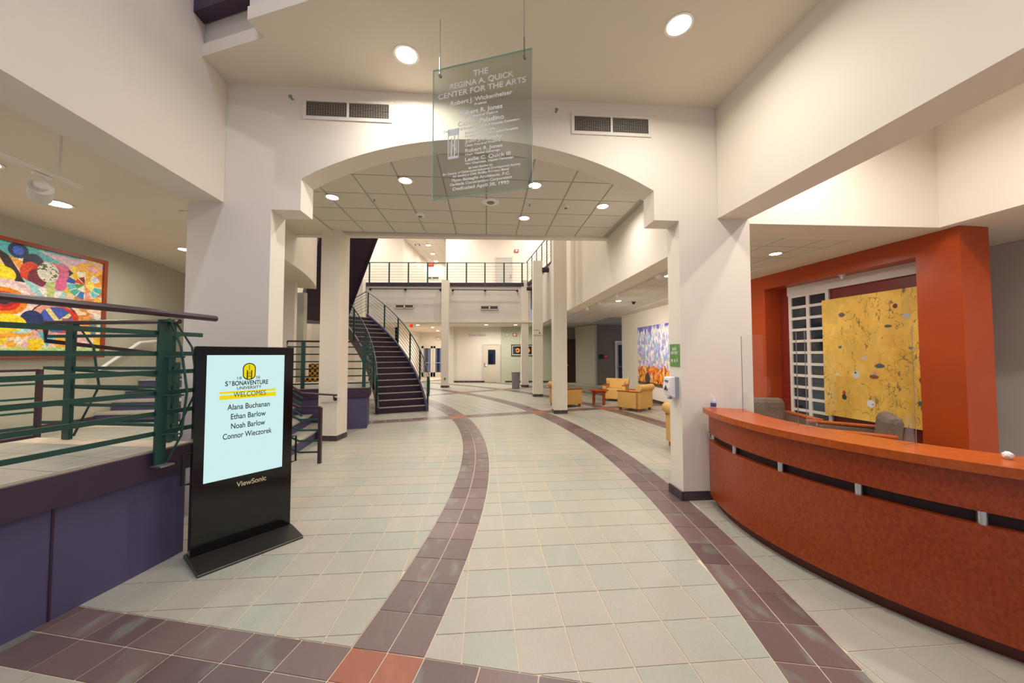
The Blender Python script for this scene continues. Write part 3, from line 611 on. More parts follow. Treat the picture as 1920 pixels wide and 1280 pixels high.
# lower ceiling with acoustic tiles behind the reception and over the lounge
GC0, GC1 = (2.5, 4.36), (5.6, 4.36)
lc = struct(MB().prism([(2.34, 4.40), (5.6, 4.40), (5.0, 15.2), (7.5, 15.4), (7.5, 21.2), (1.3, 21.2), (1.3, 18.0), (1.9, 11.2)], ZF + .03, ZF + .13).build('ceiling_lounge', 'tbar'), 'low tiled ceiling over the lounge')
def tiles_in(parent, x0, x1, y0, y1, z, ang, s=.6, keep=None, name='tile', up=.006):
    e1 = Vector((math.cos(ang), math.sin(ang))); e2 = Vector((-e1.y, e1.x)); h = s / 2 - .011; o = Vector((x0, y0)); objs = 0; base = None; n = 0
    for i in range(int((x1 - x0) / s)):
        for j in range(int((y1 - y0) / s)):
            c = o + e1 * s * (i + .5) + e2 * s * (j + .5)
            if keep and not keep(c): continue
            if base is None: base = MB().box((0, 0, 0), (2 * h, 2 * h, .012), ang).build(name, 'acoustic', parent); ob = base
            else: ob = base.copy(); COL.objects.link(ob)
            ob.location = (c.x, c.y, z + up); n += 1
    return n
def fas_x(y): return 2.15 - .07 * (y - 4.88)        # lounge header plane
tiles_in(lc, 2.0, 5.1, 4.5, 17.8, ZF + .018, math.radians(4.2), .6, lambda c: c.x > fas_x(c.y) + .65 and c.x < 4.62 - .1 * (c.y - 9) + (0.3 if c.y < 7.5 else 0))
struct(MB().prism([(4.75, 4.74), (5.6, 4.4), (4.95, 15.2), (4.2, 15.2)], ZF + .002, ZF + .04).build('trim_3', 'ceil'), 'cream soffit strip along the lounge wall')
struct(MB().prism([(2.79, 4.27), (5.37, 4.41), (5.7, 4.38), (5.7, 4.9), (4.75, 4.9), (2.79, 4.72)], ZF - .002, ZF + .03).build('trim_4', 'ceil'), 'cream soffit edge behind the reception bulkhead')

# ================================================================== CORRIDOR CEILING BEYOND THE ARCH
ZD = 4.05; ang = math.radians(4.2)
ca = struct(MB().prism([on_arch(-4.6, TH), on_arch(2.6, TH), (1.95, 7.2), (-4.75, 7.0)], ZD + .03, ZD + .14).build('ceiling_corridor', 'tbar'), 'suspended tile ceiling beyond the arch')
e1 = Vector((math.cos(ang), math.sin(ang))); e2 = Vector((-e1.y, e1.x)); o0 = Vector(on_arch(-3.28, TH)) + e2 * .06
base = None
for i in range(9):
    for j in range(5):
        c = o0 + e1 * .6 * (i + .5) + e2 * .57 * (j + .5)
        if base is None: base = MB().box((0, 0, 0), (.578, .548, .012), ang).build('tile', 'acoustic', ca); ob = base
        else: ob = base.copy(); COL.objects.link(ob)
        ob.location = (c.x, c.y, ZD + .024)
p_, q_ = Vector((-4.75, 6.98)), Vector((2.0, 7.22))
struct(MB().wall(p_, q_, ZD - .02, 8.9, .16).build('wall_atrium_front', 'wall'), 'upper wall edge where the corridor ceiling meets the atrium')
struct(MB().prism([on_arch(-4.7, TH), on_arch(-3.3, TH), (-3.52, 7.02), (-4.75, 7.0)], ZD - .0, ZD + .02).build('trim_5', 'ceil'), 'plain cream ceiling strip left of the tiles')
dl = [(623, 371, 'round downlight nearest the left end of the arch', 20), (760, 340, 'round downlight in the tile ceiling left of the glass sign', 26), (1003, 349, 'round downlight behind the right edge of the glass sign', 26), (1130, 388, 'round downlight at the right side of the tile ceiling', 20), (983, 410, 'round downlight farthest into the tile ceiling', 26)]
for u, v, lb, pw in dl: x, y = G(u, v, ZD); downlight(x, y, ZD + .012, lb, pw * 1.15, .085)
def ceil_disc(u, v, z, name, label, cat, r, h, m1, m2, parts):
    x, y = G(u, v, z); z = z + .018; t = thing(name, label, cat, (x, y, z))
    MB().lathe((x, y, z), [(r * .75, -h), (r * .95, -h * .6), (r, 0)], 20).build(parts[0], m1, t, True); MB().lathe((x, y, z), [(r * .35, -h - .012), (r * .45, -h)], 14).build(parts[1], m2, t, True)
ceil_disc(788, 404, ZD, 'smoke_detector', 'round smoke detector in the tile ceiling near the left column', 'smoke detector', .085, .035, 'white', 'vent_slat', ('body', 'sensor'))
ceil_disc(920, 381, ZD, 'ceiling_speaker', 'round flush ceiling speaker below the glass sign', 'speaker', .14, .008, 'white', 'vent_slat', ('trim', 'grille'))
ceil_disc(1061, 387, ZD, 'smoke_detector', 'round smoke detector in the tile ceiling right of the glass sign', 'smoke detector', .065, .045, 'lamp_white', 'vent_slat', ('body', 'sensor'))
for u, v, lb in ((702, 374, 'tiny pendant sprinkler between the two left downlights'), (993, 383, 'tiny pendant sprinkler right of the ceiling speaker')):
    x, y = G(u, v, ZD); t = thing('ceiling_sprinkler', lb, 'sprinkler', (x, y, ZD + .018)); MB().lathe((x, y, ZD + .018), [(.03, -.004), (.035, 0)], 14).build('escutcheon', 'white', t, True); MB().lathe((x, y, ZD + .018), [(.016, -.045), (.018, -.04), (.006, -.038), (.008, -.004)], 10).build('nozzle', 'steel_dull', t, True)

# ================================================================== LOUNGE (right of the columns)
ha, hb = (fas_x(4.36), 4.36), (fas_x(11.2), 11.2)
hd = struct(MB().wall(ha, hb, 3.0, 8.9, -.36).build('wall_lounge_header', 'wall'), 'tall cream wall carried over the lounge opening')
struct(MB().wall((fas_x(11.2), 11.2), (1.05, 18.1), 3.0, 5.12, -.36).build('wall_lounge_header_far', 'wall_grey'), 'pale fascia below the side balcony')
RW0, RW1 = (5.64, 4.7), (4.62, 14.9)
rwl = lambda y: RW0[0] + (RW1[0] - RW0[0]) * (y - RW0[1]) / (RW1[1] - RW0[1])
struct(MB().wall((rwl(7.9), 7.9), RW1, 0, ZF + .05, -.15).build('wall_lounge_right', 'wall'), 'cream lounge wall with the blue and orange painting')
bs_ = struct(thing('baseboard_lounge', 'dark slate tile skirting of the lounge wall', '', (rwl(11), 11, 0))); del bs_['category']
y = 7.95
while y < 14.8:
    MB().wall((rwl(y) - .012, y), (rwl(y + .29) - .012, y + .29), 0, .1, -.02).build('tile', 'base_tile', bs_); y += .3
def burn(U, V):
    C_ = np.zeros(U.shape + (3,)); C_[:] = rgb('#f4efe8'); st = vnoise(U, V, 34, 9, 31, 4); s2 = vnoise(U, V, 20, 8, 32, 4); s3 = vnoise(U, V, 60, 18, 33, 3); big = vnoise(U, V, 3, 3, 34, 2)
    mid = np.clip((V - .40) / .2, 0, 1)
    def mix(mask, h, k):
        nonlocal C_
        w_ = (np.clip(mask, 0, 1) * k)[..., None]; C_ = C_ * (1 - w_) + rgb(h) * w_
    mix((st - .53) * 9 * mid * (1.25 - U * .7), '#8ed0dc', .75); mix((s2 - .61) * 9 * mid, '#b4b6e8', .45); mix((s3 - .56) * 9 * mid, '#ffffff', .8); mix((s3 - .6) * 9 * (1 - mid) * (V > .3), '#d9b9dc', .6)
    mix(np.exp(-((V - .40) / .08) ** 2) * (s2 - .42) * 9, '#f5df8e', .6); mix(np.exp(-((V - .46) / .05) ** 2) * (st - .55) * 9, '#6cc7cc', .7)
    mix((V - .93 + .34 * (st - .5) + .10 * np.clip(.5 - U, 0, 1) + .1 * (big - .5)) * 22, '#6d66c2', .92); mix((V - .9) * 12 * (s3 - .5) * 6, '#9a8fdc', .8)
    edge = .30 + .16 * (vnoise(U, V, 16, 2, 41, 3) - .5); fl = vnoise(U, V, 24, 7, 42, 4); f2 = vnoise(U, V, 15, 5, 43, 3)
    pal = np.where((fl > .60)[..., None], rgb('#f7b13a'), np.where((fl > .50)[..., None], rgb('#ec7d1c'), np.where((fl > .40)[..., None], rgb('#d9581a'), rgb('#f3cf86'))))
    bot = V < edge; C_[bot] = pal[bot]; ln = bot & (np.abs(f2 - .5) < .022); C_[ln] = rgb('#4a2318'); dk = bot & (np.hypot((U - .27) / .07, (V - .1) / .11) < 1); C_[dk] = C_[dk] * .25 + rgb('#27303a') * .7
    lo_ = V < .035 + .02 * s2; C_[lo_] = C_[lo_] * .35 + rgb('#2a2a22') * .4
    return np.clip(C_, 0, 1)
ps, pe = Vector((rwl(13.35) - .003, 13.35)), Vector((rwl(10.6) - .003, 10.6))
t = thing('abstract_painting', 'large unframed painting, blue streaks over orange flames, on the lounge wall', 'painting', (ps.x, ps.y, .57))
canvas('canvas', 'paint', (ps.x, ps.y, .57), (pe.x - ps.x, pe.y - ps.y, 0), (0, 0, 2.08), (-1, -.1, 0), .04, burn, 240, 220, t)
# lounge lights
tr_a, tr_b = (fas_x(4.6) + .43, 4.6), (fas_x(10.8) + .43, 10.8)
t = thing('lighting_track', 'long white lighting track along the lounge header', 'light track', (tr_a[0], tr_a[1], 3.1))
MB().wall(tr_a, tr_b, 3.1, 3.13, .035).build('track_bar', 'lamp_white', t)
for k in range(4):
    f = .05 + .3 * k; MB().tube([(tr_a[0] + (tr_b[0] - tr_a[0]) * f - .015, tr_a[1] + (tr_b[1] - tr_a[1]) * f, 3.12), (tr_a[0] + (tr_b[0] - tr_a[0]) * f - .015, tr_a[1] + (tr_b[1] - tr_a[1]) * f, ZF + .03)], .006, 6).build('track_hanger', 'lamp_white', t)
def track_lamp(x, y, z, aim, label, power=0, s=1.0):
    t = thing('track_lamp', label, 'track light', (x, y, z)); P = Vector((x, y, z)); d = (Vector(aim) - P).normalized(); H_ = P - Vector((0, 0, .10 * s))
    MB().box((x, y, z - .01), (.03, .1, .02)).build('track_adapter', 'lamp_white', t); MB().tube([P, H_], .007, 6).build('stem', 'lamp_white', t)
    MB().tube([H_ - d * .07 * s, H_ - d * .04 * s], .03 * s, 14).build('lamp_base', 'lamp_white', t)
    MB().tube([H_ - d * .04 * s, H_ + d * .07 * s], .05 * s, 16).build('lamp_head', 'lamp_white', t); MB().tube([H_ + d * .066 * s, H_ + d * .074 * s], .043 * s, 16).build('lens', 'lens', t)
    if power:
        ld = bpy.data.lights.new('lamp', 'SPOT'); ld.energy = power * LK; ld.spot_size = 1.5; ld.spot_blend = .8; ld.shadow_soft_size = .05; ld.color = NEUT
        lo = bpy.data.objects.new('lamp', ld); COL.objects.link(lo); attach(lo, t); L_ = H_ + d * .09 * s; lo.location = L_ - Vector(t.location); lo.rotation_euler = d.to_track_quat('-Z', 'Y').to_euler()
for y_, lb, pw in ((5.35, 'white track lamp nearest the right pier', 90), (6.0, 'bright white track lamp, second from the right pier', 130), (8.0, 'white track lamp, third from the right pier', 230), (9.2, 'white track lamp, fourth from the right pier', 230), (10.4, 'white track lamp farthest from the right pier', 200)):
    track_lamp(fas_x(y_) + .41, y_, 3.1, (4.9, y_ + 2.6, 1.6), lb, pw, 1.0)
for x_, y_, lb in ((3.2, 7.2, 'round downlight over the near end of the lounge'), (3.2, 10.6, 'round downlight over the lounge armchairs'), (4.2, 5.6, 'round downlight behind the reception')): downlight(x_, y_, ZF + .012, lb, 34, .08)
x, y = G(1188, 565, ZF + .03); t = thing('dome_camera', 'small black dome camera on the lounge ceiling', 'camera', (x, y, ZF + .02)); MB().lathe((x, y, ZF + .02), [(.06, -.02), (.07, 0)], 16).build('mount', 'black_matt', t, True); MB().lathe((x, y, ZF), [(.005, -.06), (.035, -.045), (.05, 0)], 16).build('dome', 'black', t, True)

# ---------------- columns
def column(pts, z1, label, name='column', m='wall', signs=None):
    c = Vector((sum(p[0] for p in pts) / 4, sum(p[1] for p in pts) / 4)); t = thing(name, label, 'column', (c.x, c.y, 0))
    MB().prism(pts, .0, z1).build('shaft', m, t)
    for i in range(4):
        a, b = Vector(pts[i]), Vector(pts[(i + 1) % 4]); a = c + (a - c) * 1.03; b = c + (b - c) * 1.03
        for k in range(2): p, q = a.lerp(b, .5 * k + .006), a.lerp(b, .5 * k + .494); MB().wall(p, q, 0, .1, .02).build('base_tile', 'base_tile', t)
    return t
def sq(x, y, w, rot): c, s = math.cos(rot), math.sin(rot); return [(x + a * c - b * s, y + a * s + b * c) for a, b in ((-w / 2, -w / 2), (w / 2, -w / 2), (w / 2, w / 2), (-w / 2, w / 2))]
colA = column([(-3.68, 6.80), (-3.27, 6.80), (-3.17, 6.95), (-3.34, 7.25)] if False else sq(-3.51, 7.0, .37, -.06), ZD + .02, 'square cream column beside the violet platform, carrying a handrail bracket')
colC = column(sq(1.345, 10.1, .37, .07), 8.8, 'tall cream column nearest the yellow armchairs')
colD = column(sq(1.01, 14.05, .37, .07), 5.34, 'cream column with a box office sign on it')
colE = column(sq(.65, 18.2, .36, .07), 5.42, 'cream column beside the grey rubbish bin')
colB = column(sq(-3.35, 17.85, .37, 0), 5.36, 'cream column standing before the balcony, right of the stairs')
colF = column(sq(-7.6, 17.7, .37, 0), 5.36, 'cream column half hidden behind the stair landing')
for body, v, wd in (('Box', 614, .09), ('Office', 619, .24), ('Museum', 628.5, .31), ('Shop', 632.5, .17)):
    p = Y(1001, v, 13.86); text('lettering', body, .085, 'dark_letter', (.85 + wd / 2, 13.862, p[2]), (1, .07, 0), (0, 0, 1), colD, fit=wd)
zz = Y(1001, 624, 13.86)[2]; MB().add([(.93, 13.862, zz - .008), (1.06, 13.868, zz - .008), (1.06, 13.868, zz + .008), (.93, 13.862, zz + .008), (1.06, 13.868, zz - .035), (1.13, 13.872, zz), (1.06, 13.868, zz + .035)], [(0, 1, 2, 3), (4, 5, 6)]).build('arrow', 'dark_letter', colD)
p = Y(834, 710, 17.66); MB().box((p[0], 17.655, p[2]), (.08, .012, .13)).build('outlet_plate', 'vent_slat', colB)

# ---------------- armchairs and table
def armchair():
    t = thing('armchair', 'x', 'armchair', (0, 0, 0), 'tan lounge armchairs', local=True)
    # local: faces +Y, width along X
    for s in (-1, 1):
        a = MB().box((s * .335, .0, .32), (.11, .70, .46)).build('side_panel', 'tan_fabric', t, bevel=.012)
        MB().box((s * .335, .0, .565), (.125, .72, .03)).build('arm_cap', 'chair_wood', t, bevel=.006)
        for y_ in (-.29, .29): MB().box((s * .33, y_, .045), (.06, .06, .09)).build('foot', 'chair_wood', t)
    MB().box((0, .31, .22), (.56, .08, .26)).build('front_rail', 'tan_fabric', t, bevel=.01); MB().box((0, .05, .22), (.56, .5, .2)).build('seat_box', 'tan_fabric', t)
    MB().box((0, .06, .385), (.555, .58, .13)).build('seat_cushion', 'tan_fabric', t, bevel=.035)
    mb = MB().obox((-.39, -.36, .09), (.78, 0, 0), (0, .12, 0), (0, -.0, .56)); mb.build('back_panel', 'tan_fabric', t, bevel=.012)
    MB().obox((-.275, -.24, .40), (.55, 0, 0), (0, .12, 0), (0, -.06, .28)).build('back_cushion', 'tan_fabric', t, bevel=.03)
    MB().tube([(-.40, -.33, .68), (.40, -.33, .68)], .095, 16).build('rolled_back', 'tan_fabric', t, True)
    return t
ch = armchair(); first = True
for x, y, ang_, lb in ((3.66, 10.62, 42, 'tan armchair with a rolled back seen from behind, in front of the painting'), (3.72, 12.75, 152, 'tan armchair facing the viewer behind the round table'), (1.72, 11.45, -60, 'tan armchair half hidden by the tall column'), (3.17, 6.15, -90, 'tan armchair showing only its edge beside the right pier')):
    o = ch if first else copy_tree(ch); first = False
    o.location = (x, y, 0); o.rotation_euler = (0, 0, math.radians(ang_)); o['label'] = lb
for o in bpy.data.objects:
    if '_local' in o: del o['_local']
tx, ty = 2.86, 11.75; t = thing('round_table', 'small round red brown side table between the tan armchairs', 'table', (tx, ty, 0))
MB().lathe((tx, ty, 0), [(.30, .455), (.315, .46), (.315, .485), (.30, .492)], 28).build('table_top', 'chair_wood', t, True); MB().lathe((tx, ty, 0), [(.25, .39), (.25, .455)], 28).build('apron', 'chair_wood', t, True)
for k in range(4): a = k * PI / 2 + .45; MB().box((tx + .23 * math.cos(a), ty + .23 * math.sin(a), .225), (.045, .045, .45), a).build('leg', 'chair_wood', t)
cx, cy = G(967, 728.5); t = thing('rubbish_bin', 'grey cylindrical rubbish bin beside a column', 'bin', (cx, cy, 0))
MB().lathe((cx, cy, 0), [(.175, 0), (.18, .02), (.2, .76), (.205, .78)], 24).build('bin_body', 'grey_can', t, True); MB().lathe((cx, cy, 0), [(.212, .765), (.212, .80), (.17, .80)], 24).build('rim', 'vent_slat', t, True)

# ---------------- lounge chairs behind the counter
def lounge(x, y, rz, label, zt):
    t = thing('lounge_chair', label, 'chair', (x, y, 0), local=True)
    MB().obox((-.33, -.36, .2), (.66, 0, 0), (0, .17, 0), (0, -.07, zt - .2)).build('backrest', 'tweed', t, bevel=.08); MB().box((0, .02, .33), (.56, .62, .2)).build('seat', 'tweed', t, bevel=.04)
    for s in (-1, 1):
        MB().box((s * .36, .0, .46), (.1, .68, .38)).build('arm_panel', 'tweed', t, bevel=.02); MB().box((s * .36, .06, .67), (.11, .82, .035)).build('arm_cap', 'cherry_top', t, bevel=.01)
        for y_ in (-.28, .28): MB().box((s * .34, y_, .12), (.05, .05, .24)).build('leg', 'chair_wood', t)
    t.location = (x, y, 0); t.rotation_euler = (0, 0, rz); del t['_local']
lounge(4.30, 5.85, math.radians(172), 'brown tweed lounge chair behind the counter by the gridded window', .90)
lounge(4.50, 4.72, math.radians(52), 'brown tweed lounge chair with wooden arms below the gold painting', .90)

# ================================================================== FAR END OF THE HALL
YB = 20.9
struct(MB().wall((-3.5, YB), (5.2, YB), 0, ZF + .06, .2).build('wall_far', 'wall'), 'far cream wall with the gallery door')
struct(MB().box((.0, 0, 0), (.1, .1, .1)).build('trim_6', 'wall'), None); o = bpy.data.objects['trim_6']; bpy.data.objects.remove(o)
struct(MB().box((-3.6, YB - .06, ZF / 2), (.36, .14, ZF)).build('wall_far_pilaster', 'wall'), 'cream pilaster at the left of the far wall')
gx0, gx1 = Y(939.5, 700, YB)[0], Y(1052, 700, YB)[0]
struct(MB().box(((gx0 + gx1) / 2, YB - .02, ZF / 2), (gx1 - gx0, .04, ZF)).build('wall_far_green', 'green_wall'), 'sage green stretch of the far wall')
fb2 = struct(thing('baseboard_far', 'dark slate skirting of the far wall', '', (0, YB - .05, 0))); del fb2['category']
x = -3.4
while x < 3.0:
    if not (Y(903, 716, YB)[0] - .05 < x < Y(938, 716, YB)[0]): MB().box((x + .15, YB - .05, .05), (.29, .02, .1)).build('tile', 'base_tile', fb2)
    x += .3
def door(n, x0, x1, y, z1, m, label, glass=None, handle=1, frame='wall_grey'):
    d = struct(thing('door_%d' % n, label, '', ((x0 + x1) / 2, y, 0))); del d['category']
    f = MB()
    for a, b, c_, e_ in ((x0 - .06, x0, 0, z1 + .06), (x1, x1 + .06, 0, z1 + .06), (x0, x1, z1, z1 + .06)): f.obox((a, y - .04, c_), (b - a, 0, 0), (0, .04, 0), (0, 0, e_ - c_))
    f.build('door_frame', frame, d)
    lf = MB().obox((x0 + .004, y - .025, .012), (x1 - x0 - .008, 0, 0), (0, .025, 0), (0, 0, z1 - .016)).build('door_leaf', m, d)
    if glass:
        g0, g1, gz0, gz1 = glass; MB().obox((x0 + g0, y - .03, gz0), (g1 - g0, 0, 0), (0, .006, 0), (0, 0, gz1 - gz0)).build('vision_panel', 'dusk', lf)
        b = MB()
        for a_, b_, c_, e_ in ((g0 - .03, g0, gz0 - .03, gz1 + .03), (g1, g1 + .03, gz0 - .03, gz1 + .03), (g0, g1, gz0 - .03, gz0), (g0, g1, gz1, gz1 + .03)): b.obox((x0 + a_, y - .034, c_), (b_ - a_, 0, 0), (0, .01, 0), (0, 0, e_ - c_))
        b.build('glazing_bead', m, lf)
    hx = x0 + .09 if handle > 0 else x1 - .09
    MB().box((hx, y - .03, 1.02), (.06, .012, .2)).build('lock_plate', 'steel_dull', lf); MB().tube([(hx, y - .03, 1.0), (hx, y - .08, 1.0), (hx + handle * .12, y - .08, 1.0)], .012, 6).build('handle', 'steel', lf)
    return d
dx0, dx1 = Y(906, 700, YB - .02)[0], Y(936.5, 700, YB - .02)[0]
door(1, dx0, dx1, YB - .02, 2.2, 'door', 'beige gallery door with a dark vision panel in the far wall', (.28, .72, 1.05, 1.92))
t = thing('gallery_sign', 'thin grey raised lettering on the far wall left of the gallery door', 'sign', (Y(896, 628, YB)[0], YB, Y(896, 628, YB)[2]))
text('lettering', 'Front Gallery', .2, 'grey_letter', (Y(896, 628, YB - .01)[0], YB - .012, Y(896, 628, YB)[2]), (1, 0, 0), (0, 0, 1), t, fit=1.0, ext=.008)
def photos(U, V):
    C_ = np.zeros(U.shape + (3,)); C_[:] = rgb('#14141c'); s = np.exp(-((U - .18) / .09) ** 2)[..., None]; C_ = C_ * (1 - .7 * s) + rgb('#4a5a80') * .7 * s
    r = np.hypot((U - .55) * 1.1, V - .48); a = np.arctan2(V - .48, U - .55); m_ = (r < .3) & (r > .11) & (a > -2.7); C_[m_] = rgb('#e0892a'); C_[(r < .2) & (r > .14) & (a > -2.7)] = rgb('#f3bd62'); return C_
t = thing('framed_photographs', 'long dark frame holding two orange toned photographs, partly behind a column', 'picture', (Y(978, 672, YB - .04)[0], YB - .04, Y(978, 672, YB)[2]))
fx0, fz1 = Y(958.6, 645.8, YB - .06)[0], Y(958.6, 645.8, YB - .06)[2]; fx1, fz0 = Y(1000, 667, YB - .06)[0], Y(1000, 667, YB - .06)[2]
f = MB()
for a, b, c_, e_ in ((fx0, fx1, fz0, fz0 + .05), (fx0, fx1, fz1 - .05, fz1), (fx0, fx0 + .05, fz0, fz1), (fx1 - .05, fx1, fz0, fz1)): f.obox((a, YB - .09, c_), (b - a, 0, 0), (0, .05, 0), (0, 0, e_ - c_))
f.build('picture_frame', 'frame_dark', t); MB().obox((fx0, YB - .06, fz0), (fx1 - fx0, 0, 0), (0, .015, 0), (0, 0, fz1 - fz0)).build('mat_board', 'mat_board', t)
for k in range(2):
    w_ = (fx1 - fx0 - .3) / 2; canvas('photograph', 'photo', (fx0 + .1 + k * (w_ + .1), YB - .064, fz0 + .1), (w_, 0, 0), (0, 0, fz1 - fz0 - .2), (0, -1, 0), .004, photos, 60, 60, t)
def box_sign(u, v, y, wd, ht, m, name, label, cat, body=None, bm_='white_letter'):
    p = Y(u, v, y); t = thing(name, label, cat, (p[0], y, p[2])); MB().box((p[0], y - .03, p[2]), (wd, .06, ht)).build('housing', m, t, bevel=.006)
    if body: text('lettering', body, ht * .7, bm_, (p[0], y - .062, p[2]), (1, 0, 0), (0, 0, 1), t, fit=wd * .8)
    else: MB().box((p[0], y - .065, p[2]), (wd * .5, .02, ht * .6)).build('strobe', 'white', t)
box_sign(965, 627.5, YB - .04, .22, .17, 'red', 'fire_alarm', 'red fire alarm strobe on the sage green wall', 'fire alarm')
box_sign(950.5, 627.3, YB - .04, .09, .13, 'white', 'wall_sensor', 'tiny white sensor left of the red fire alarm', 'sensor')
# dark end of the hall and side passage
struct(MB().wall((2.95, YB - .03), (3.95, YB - .03), 0, ZF, .04).build('wall_far_dark', 'taupe'), 'taupe wall at the end of the hall, shade in its colour')
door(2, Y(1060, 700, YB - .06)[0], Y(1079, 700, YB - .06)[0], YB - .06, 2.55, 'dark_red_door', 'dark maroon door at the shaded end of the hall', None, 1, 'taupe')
struct(MB().wall((3.82, YB), (4.56, 19.05), 0, ZF, -.12).build('wall_passage', 'olive'), 'pale olive side wall with a door at the end of the hall')
struct(MB().wall((4.50, 19.05), (7.4, 19.05), 0, ZF, .15).build('wall_passage_back', 'taupe'), 'taupe wall behind the lounge, shade in its colour')
struct(MB().wall((4.62, 14.9), (7.4, 15.1), 0, ZF, -.12).build('wall_lounge_return', 'wall'))
dp = door(3, Y(1156, 700, 19.0)[0], Y(1180, 700, 19.0)[0], 19.02, 2.3, 'door_grey', 'white framed glass door with a push bar behind the lounge', None, 1, 'white')
gx = Y(1156, 700, 19.0)[0]; MB().obox((gx + .1, 18.985, .2), (.48, 0, 0), (0, .008, 0), (0, 0, 1.95)).build('door_glass', 'dusk', dp); MB().tube([(gx + .04, 18.93, 1.0), (gx + .66, 18.93, 1.0)], .025, 8).build('push_bar', 'steel_dull', dp)
p = Y(1127, 668.5, 19.02); t = thing('wall_plaque', 'small dark plaque on the taupe wall behind the lounge', 'sign', p); MB().box((p[0], 19.03, p[2]), (.24, .03, .24)).build('plaque_plate', 'black_matt', t)
text('lettering', '101', .09, 'grey_letter', (p[0], 19.013, p[2]), (1, 0, 0), (0, 0, 1), None).name = 'x_tmp'; bpy.data.objects.remove(bpy.data.objects['x_tmp'])
p = Y(1136, 668, 19.0); t = thing('fire_bell', 'round red fire bell on the taupe wall', 'fire bell', p); MB().tube([(p[0], 19.04, p[2]), (p[0], 18.98, p[2])], .11, 18).build('gong', 'red', t); MB().tube([(p[0], 18.99, p[2]), (p[0], 18.965, p[2])], .03, 10).build('hub', 'white', t)
# slot door in the passage wall
a_, b_ = Vector((3.82, YB)), Vector((4.56, 19.05)); q0, q1 = a_.lerp(b_, .35), a_.lerp(b_, .72)
d4 = struct(thing('door_4', 'narrow dark green side door in the olive passage wall', '', (q0.x, q0.y, 0))); del d4['category']
MB().wall((q0.x - .02, q0.y - .01), (q1.x - .02, q1.y - .01), 0, 2.5, -.03).build('door_leaf', 'taupe', d4); MB().box((q1.x - .06, q1.y + .08, 1.45), (.02, .1, .26)).build('door_plaque', 'black_matt', d4)

# vestibule, left of the far wall
VY = 26.3
struct(MB().wall((-7.2, VY), (-3.2, VY), 0, 3.6, .15).build('wall_vestibule', 'wall'), 'warm lit wall above the glazed entrance doors')
struct(MB().wall((-6.85, 21.2), (-6.85, VY), 0, 3.6, .15).build('wall_vestibule_left', 'wall')); struct(MB().wall((-3.45, YB + .21), (-3.45, VY), 0, 3.6, -.15).build('wall_vestibule_right', 'wall'))
struct(MB().wall((-12, 21.2), (-6.85, 21.2), 0, 5.1, .12).build('wall_far_left', 'wall'), 'cream wall behind the stairs')
struct(MB().prism([(-9.2, 17.95), (1.2, 17.95), (1.2, YB + .2), (-3.2, YB + .3), (-3.2, VY), (-7.2, VY), (-9.2, 21.2)], ZF + .02, ZF + .12).build('ceiling_under_balcony', 'ceil'), 'flat ceiling under the balcony')
for k, (ua, ub) in enumerate(((790.5, 811), (812.5, 833))):
    x0, x1 = Y(ua, 700, VY - .05)[0], Y(ub, 700, VY - .05)[0]
    d = struct(thing('door_%d' % (5 + k), 'glazed entrance door, %s leaf, in the far vestibule' % ('left' if k == 0 else 'right'), '', ((x0 + x1) / 2, VY - .05, 0))); del d['category']
    f = MB()
    for a, b, c_, e_ in ((x0, x0 + .14, 0, 2.25), (x1 - .14, x1, 0, 2.25), (x0, x1, 0, .32), (x0, x1, 2.1, 2.25)): f.obox((a, VY - .08, c_), (b - a, 0, 0), (0, .05, 0), (0, 0, e_ - c_))
    f.build('door_frame', 'door', d); MB().obox((x0 + .14, VY - .06, .32), (x1 - x0 - .28, 0, 0), (0, .01, 0), (0, 0, 1.78)).build('door_glass', 'dusk_blue', d)
    MB().obox((x0 + .26, VY - .068, .32), (.2, 0, 0), (0, .006, 0), (0, 0, 1.78)).build('dark_strip', 'dusk', d)  # dark strip laid over part of the blue pane
    MB().tube([(x0 + .1, VY - .12, 1.02), (x1 - .1, VY - .12, 1.02)], .022, 8).build('push_bar', 'steel', d)
box_sign(822, 635, VY, .35, .25, 'door', 'wall_box', 'cream box on the wall above the glazed entrance doors', 'wall box')
p = Y(769, 609, 17.9); t = thing('exit_sign', 'small orange exit sign under the balcony', 'exit sign', p); MB().box((p[0], 18.1, p[2] - .03), (.14, .06, .16)).build('sign_box', 'exit', t); MB().tube([(p[0], 18.1, p[2]), (p[0], 18.1, ZF + .02)], .008, 6).build('sign_stem', 'white', t)
for x, y, z, lb, pw in ((*G(811, 614, ZF)[:2], ZF + .02, 'round downlight inside the far vestibule', 110), (-5.1, 24.3, ZF + .02, 'added downlight brightening the vestibule before the glazed entrance doors', 110), (-5.2, 19.5, ZF + .02, 'round downlight under the balcony by the stairs', 75), (-1.4, 19.3, ZF + .02, 'round downlight under the balcony before the gallery door', 85), (0.2, 19.4, ZF + .02, 'round downlight over the framed photographs', 60)): downlight(x, y, z, lb, pw, .09)  # the lamp before the entrance doors is added to brighten the vestibule

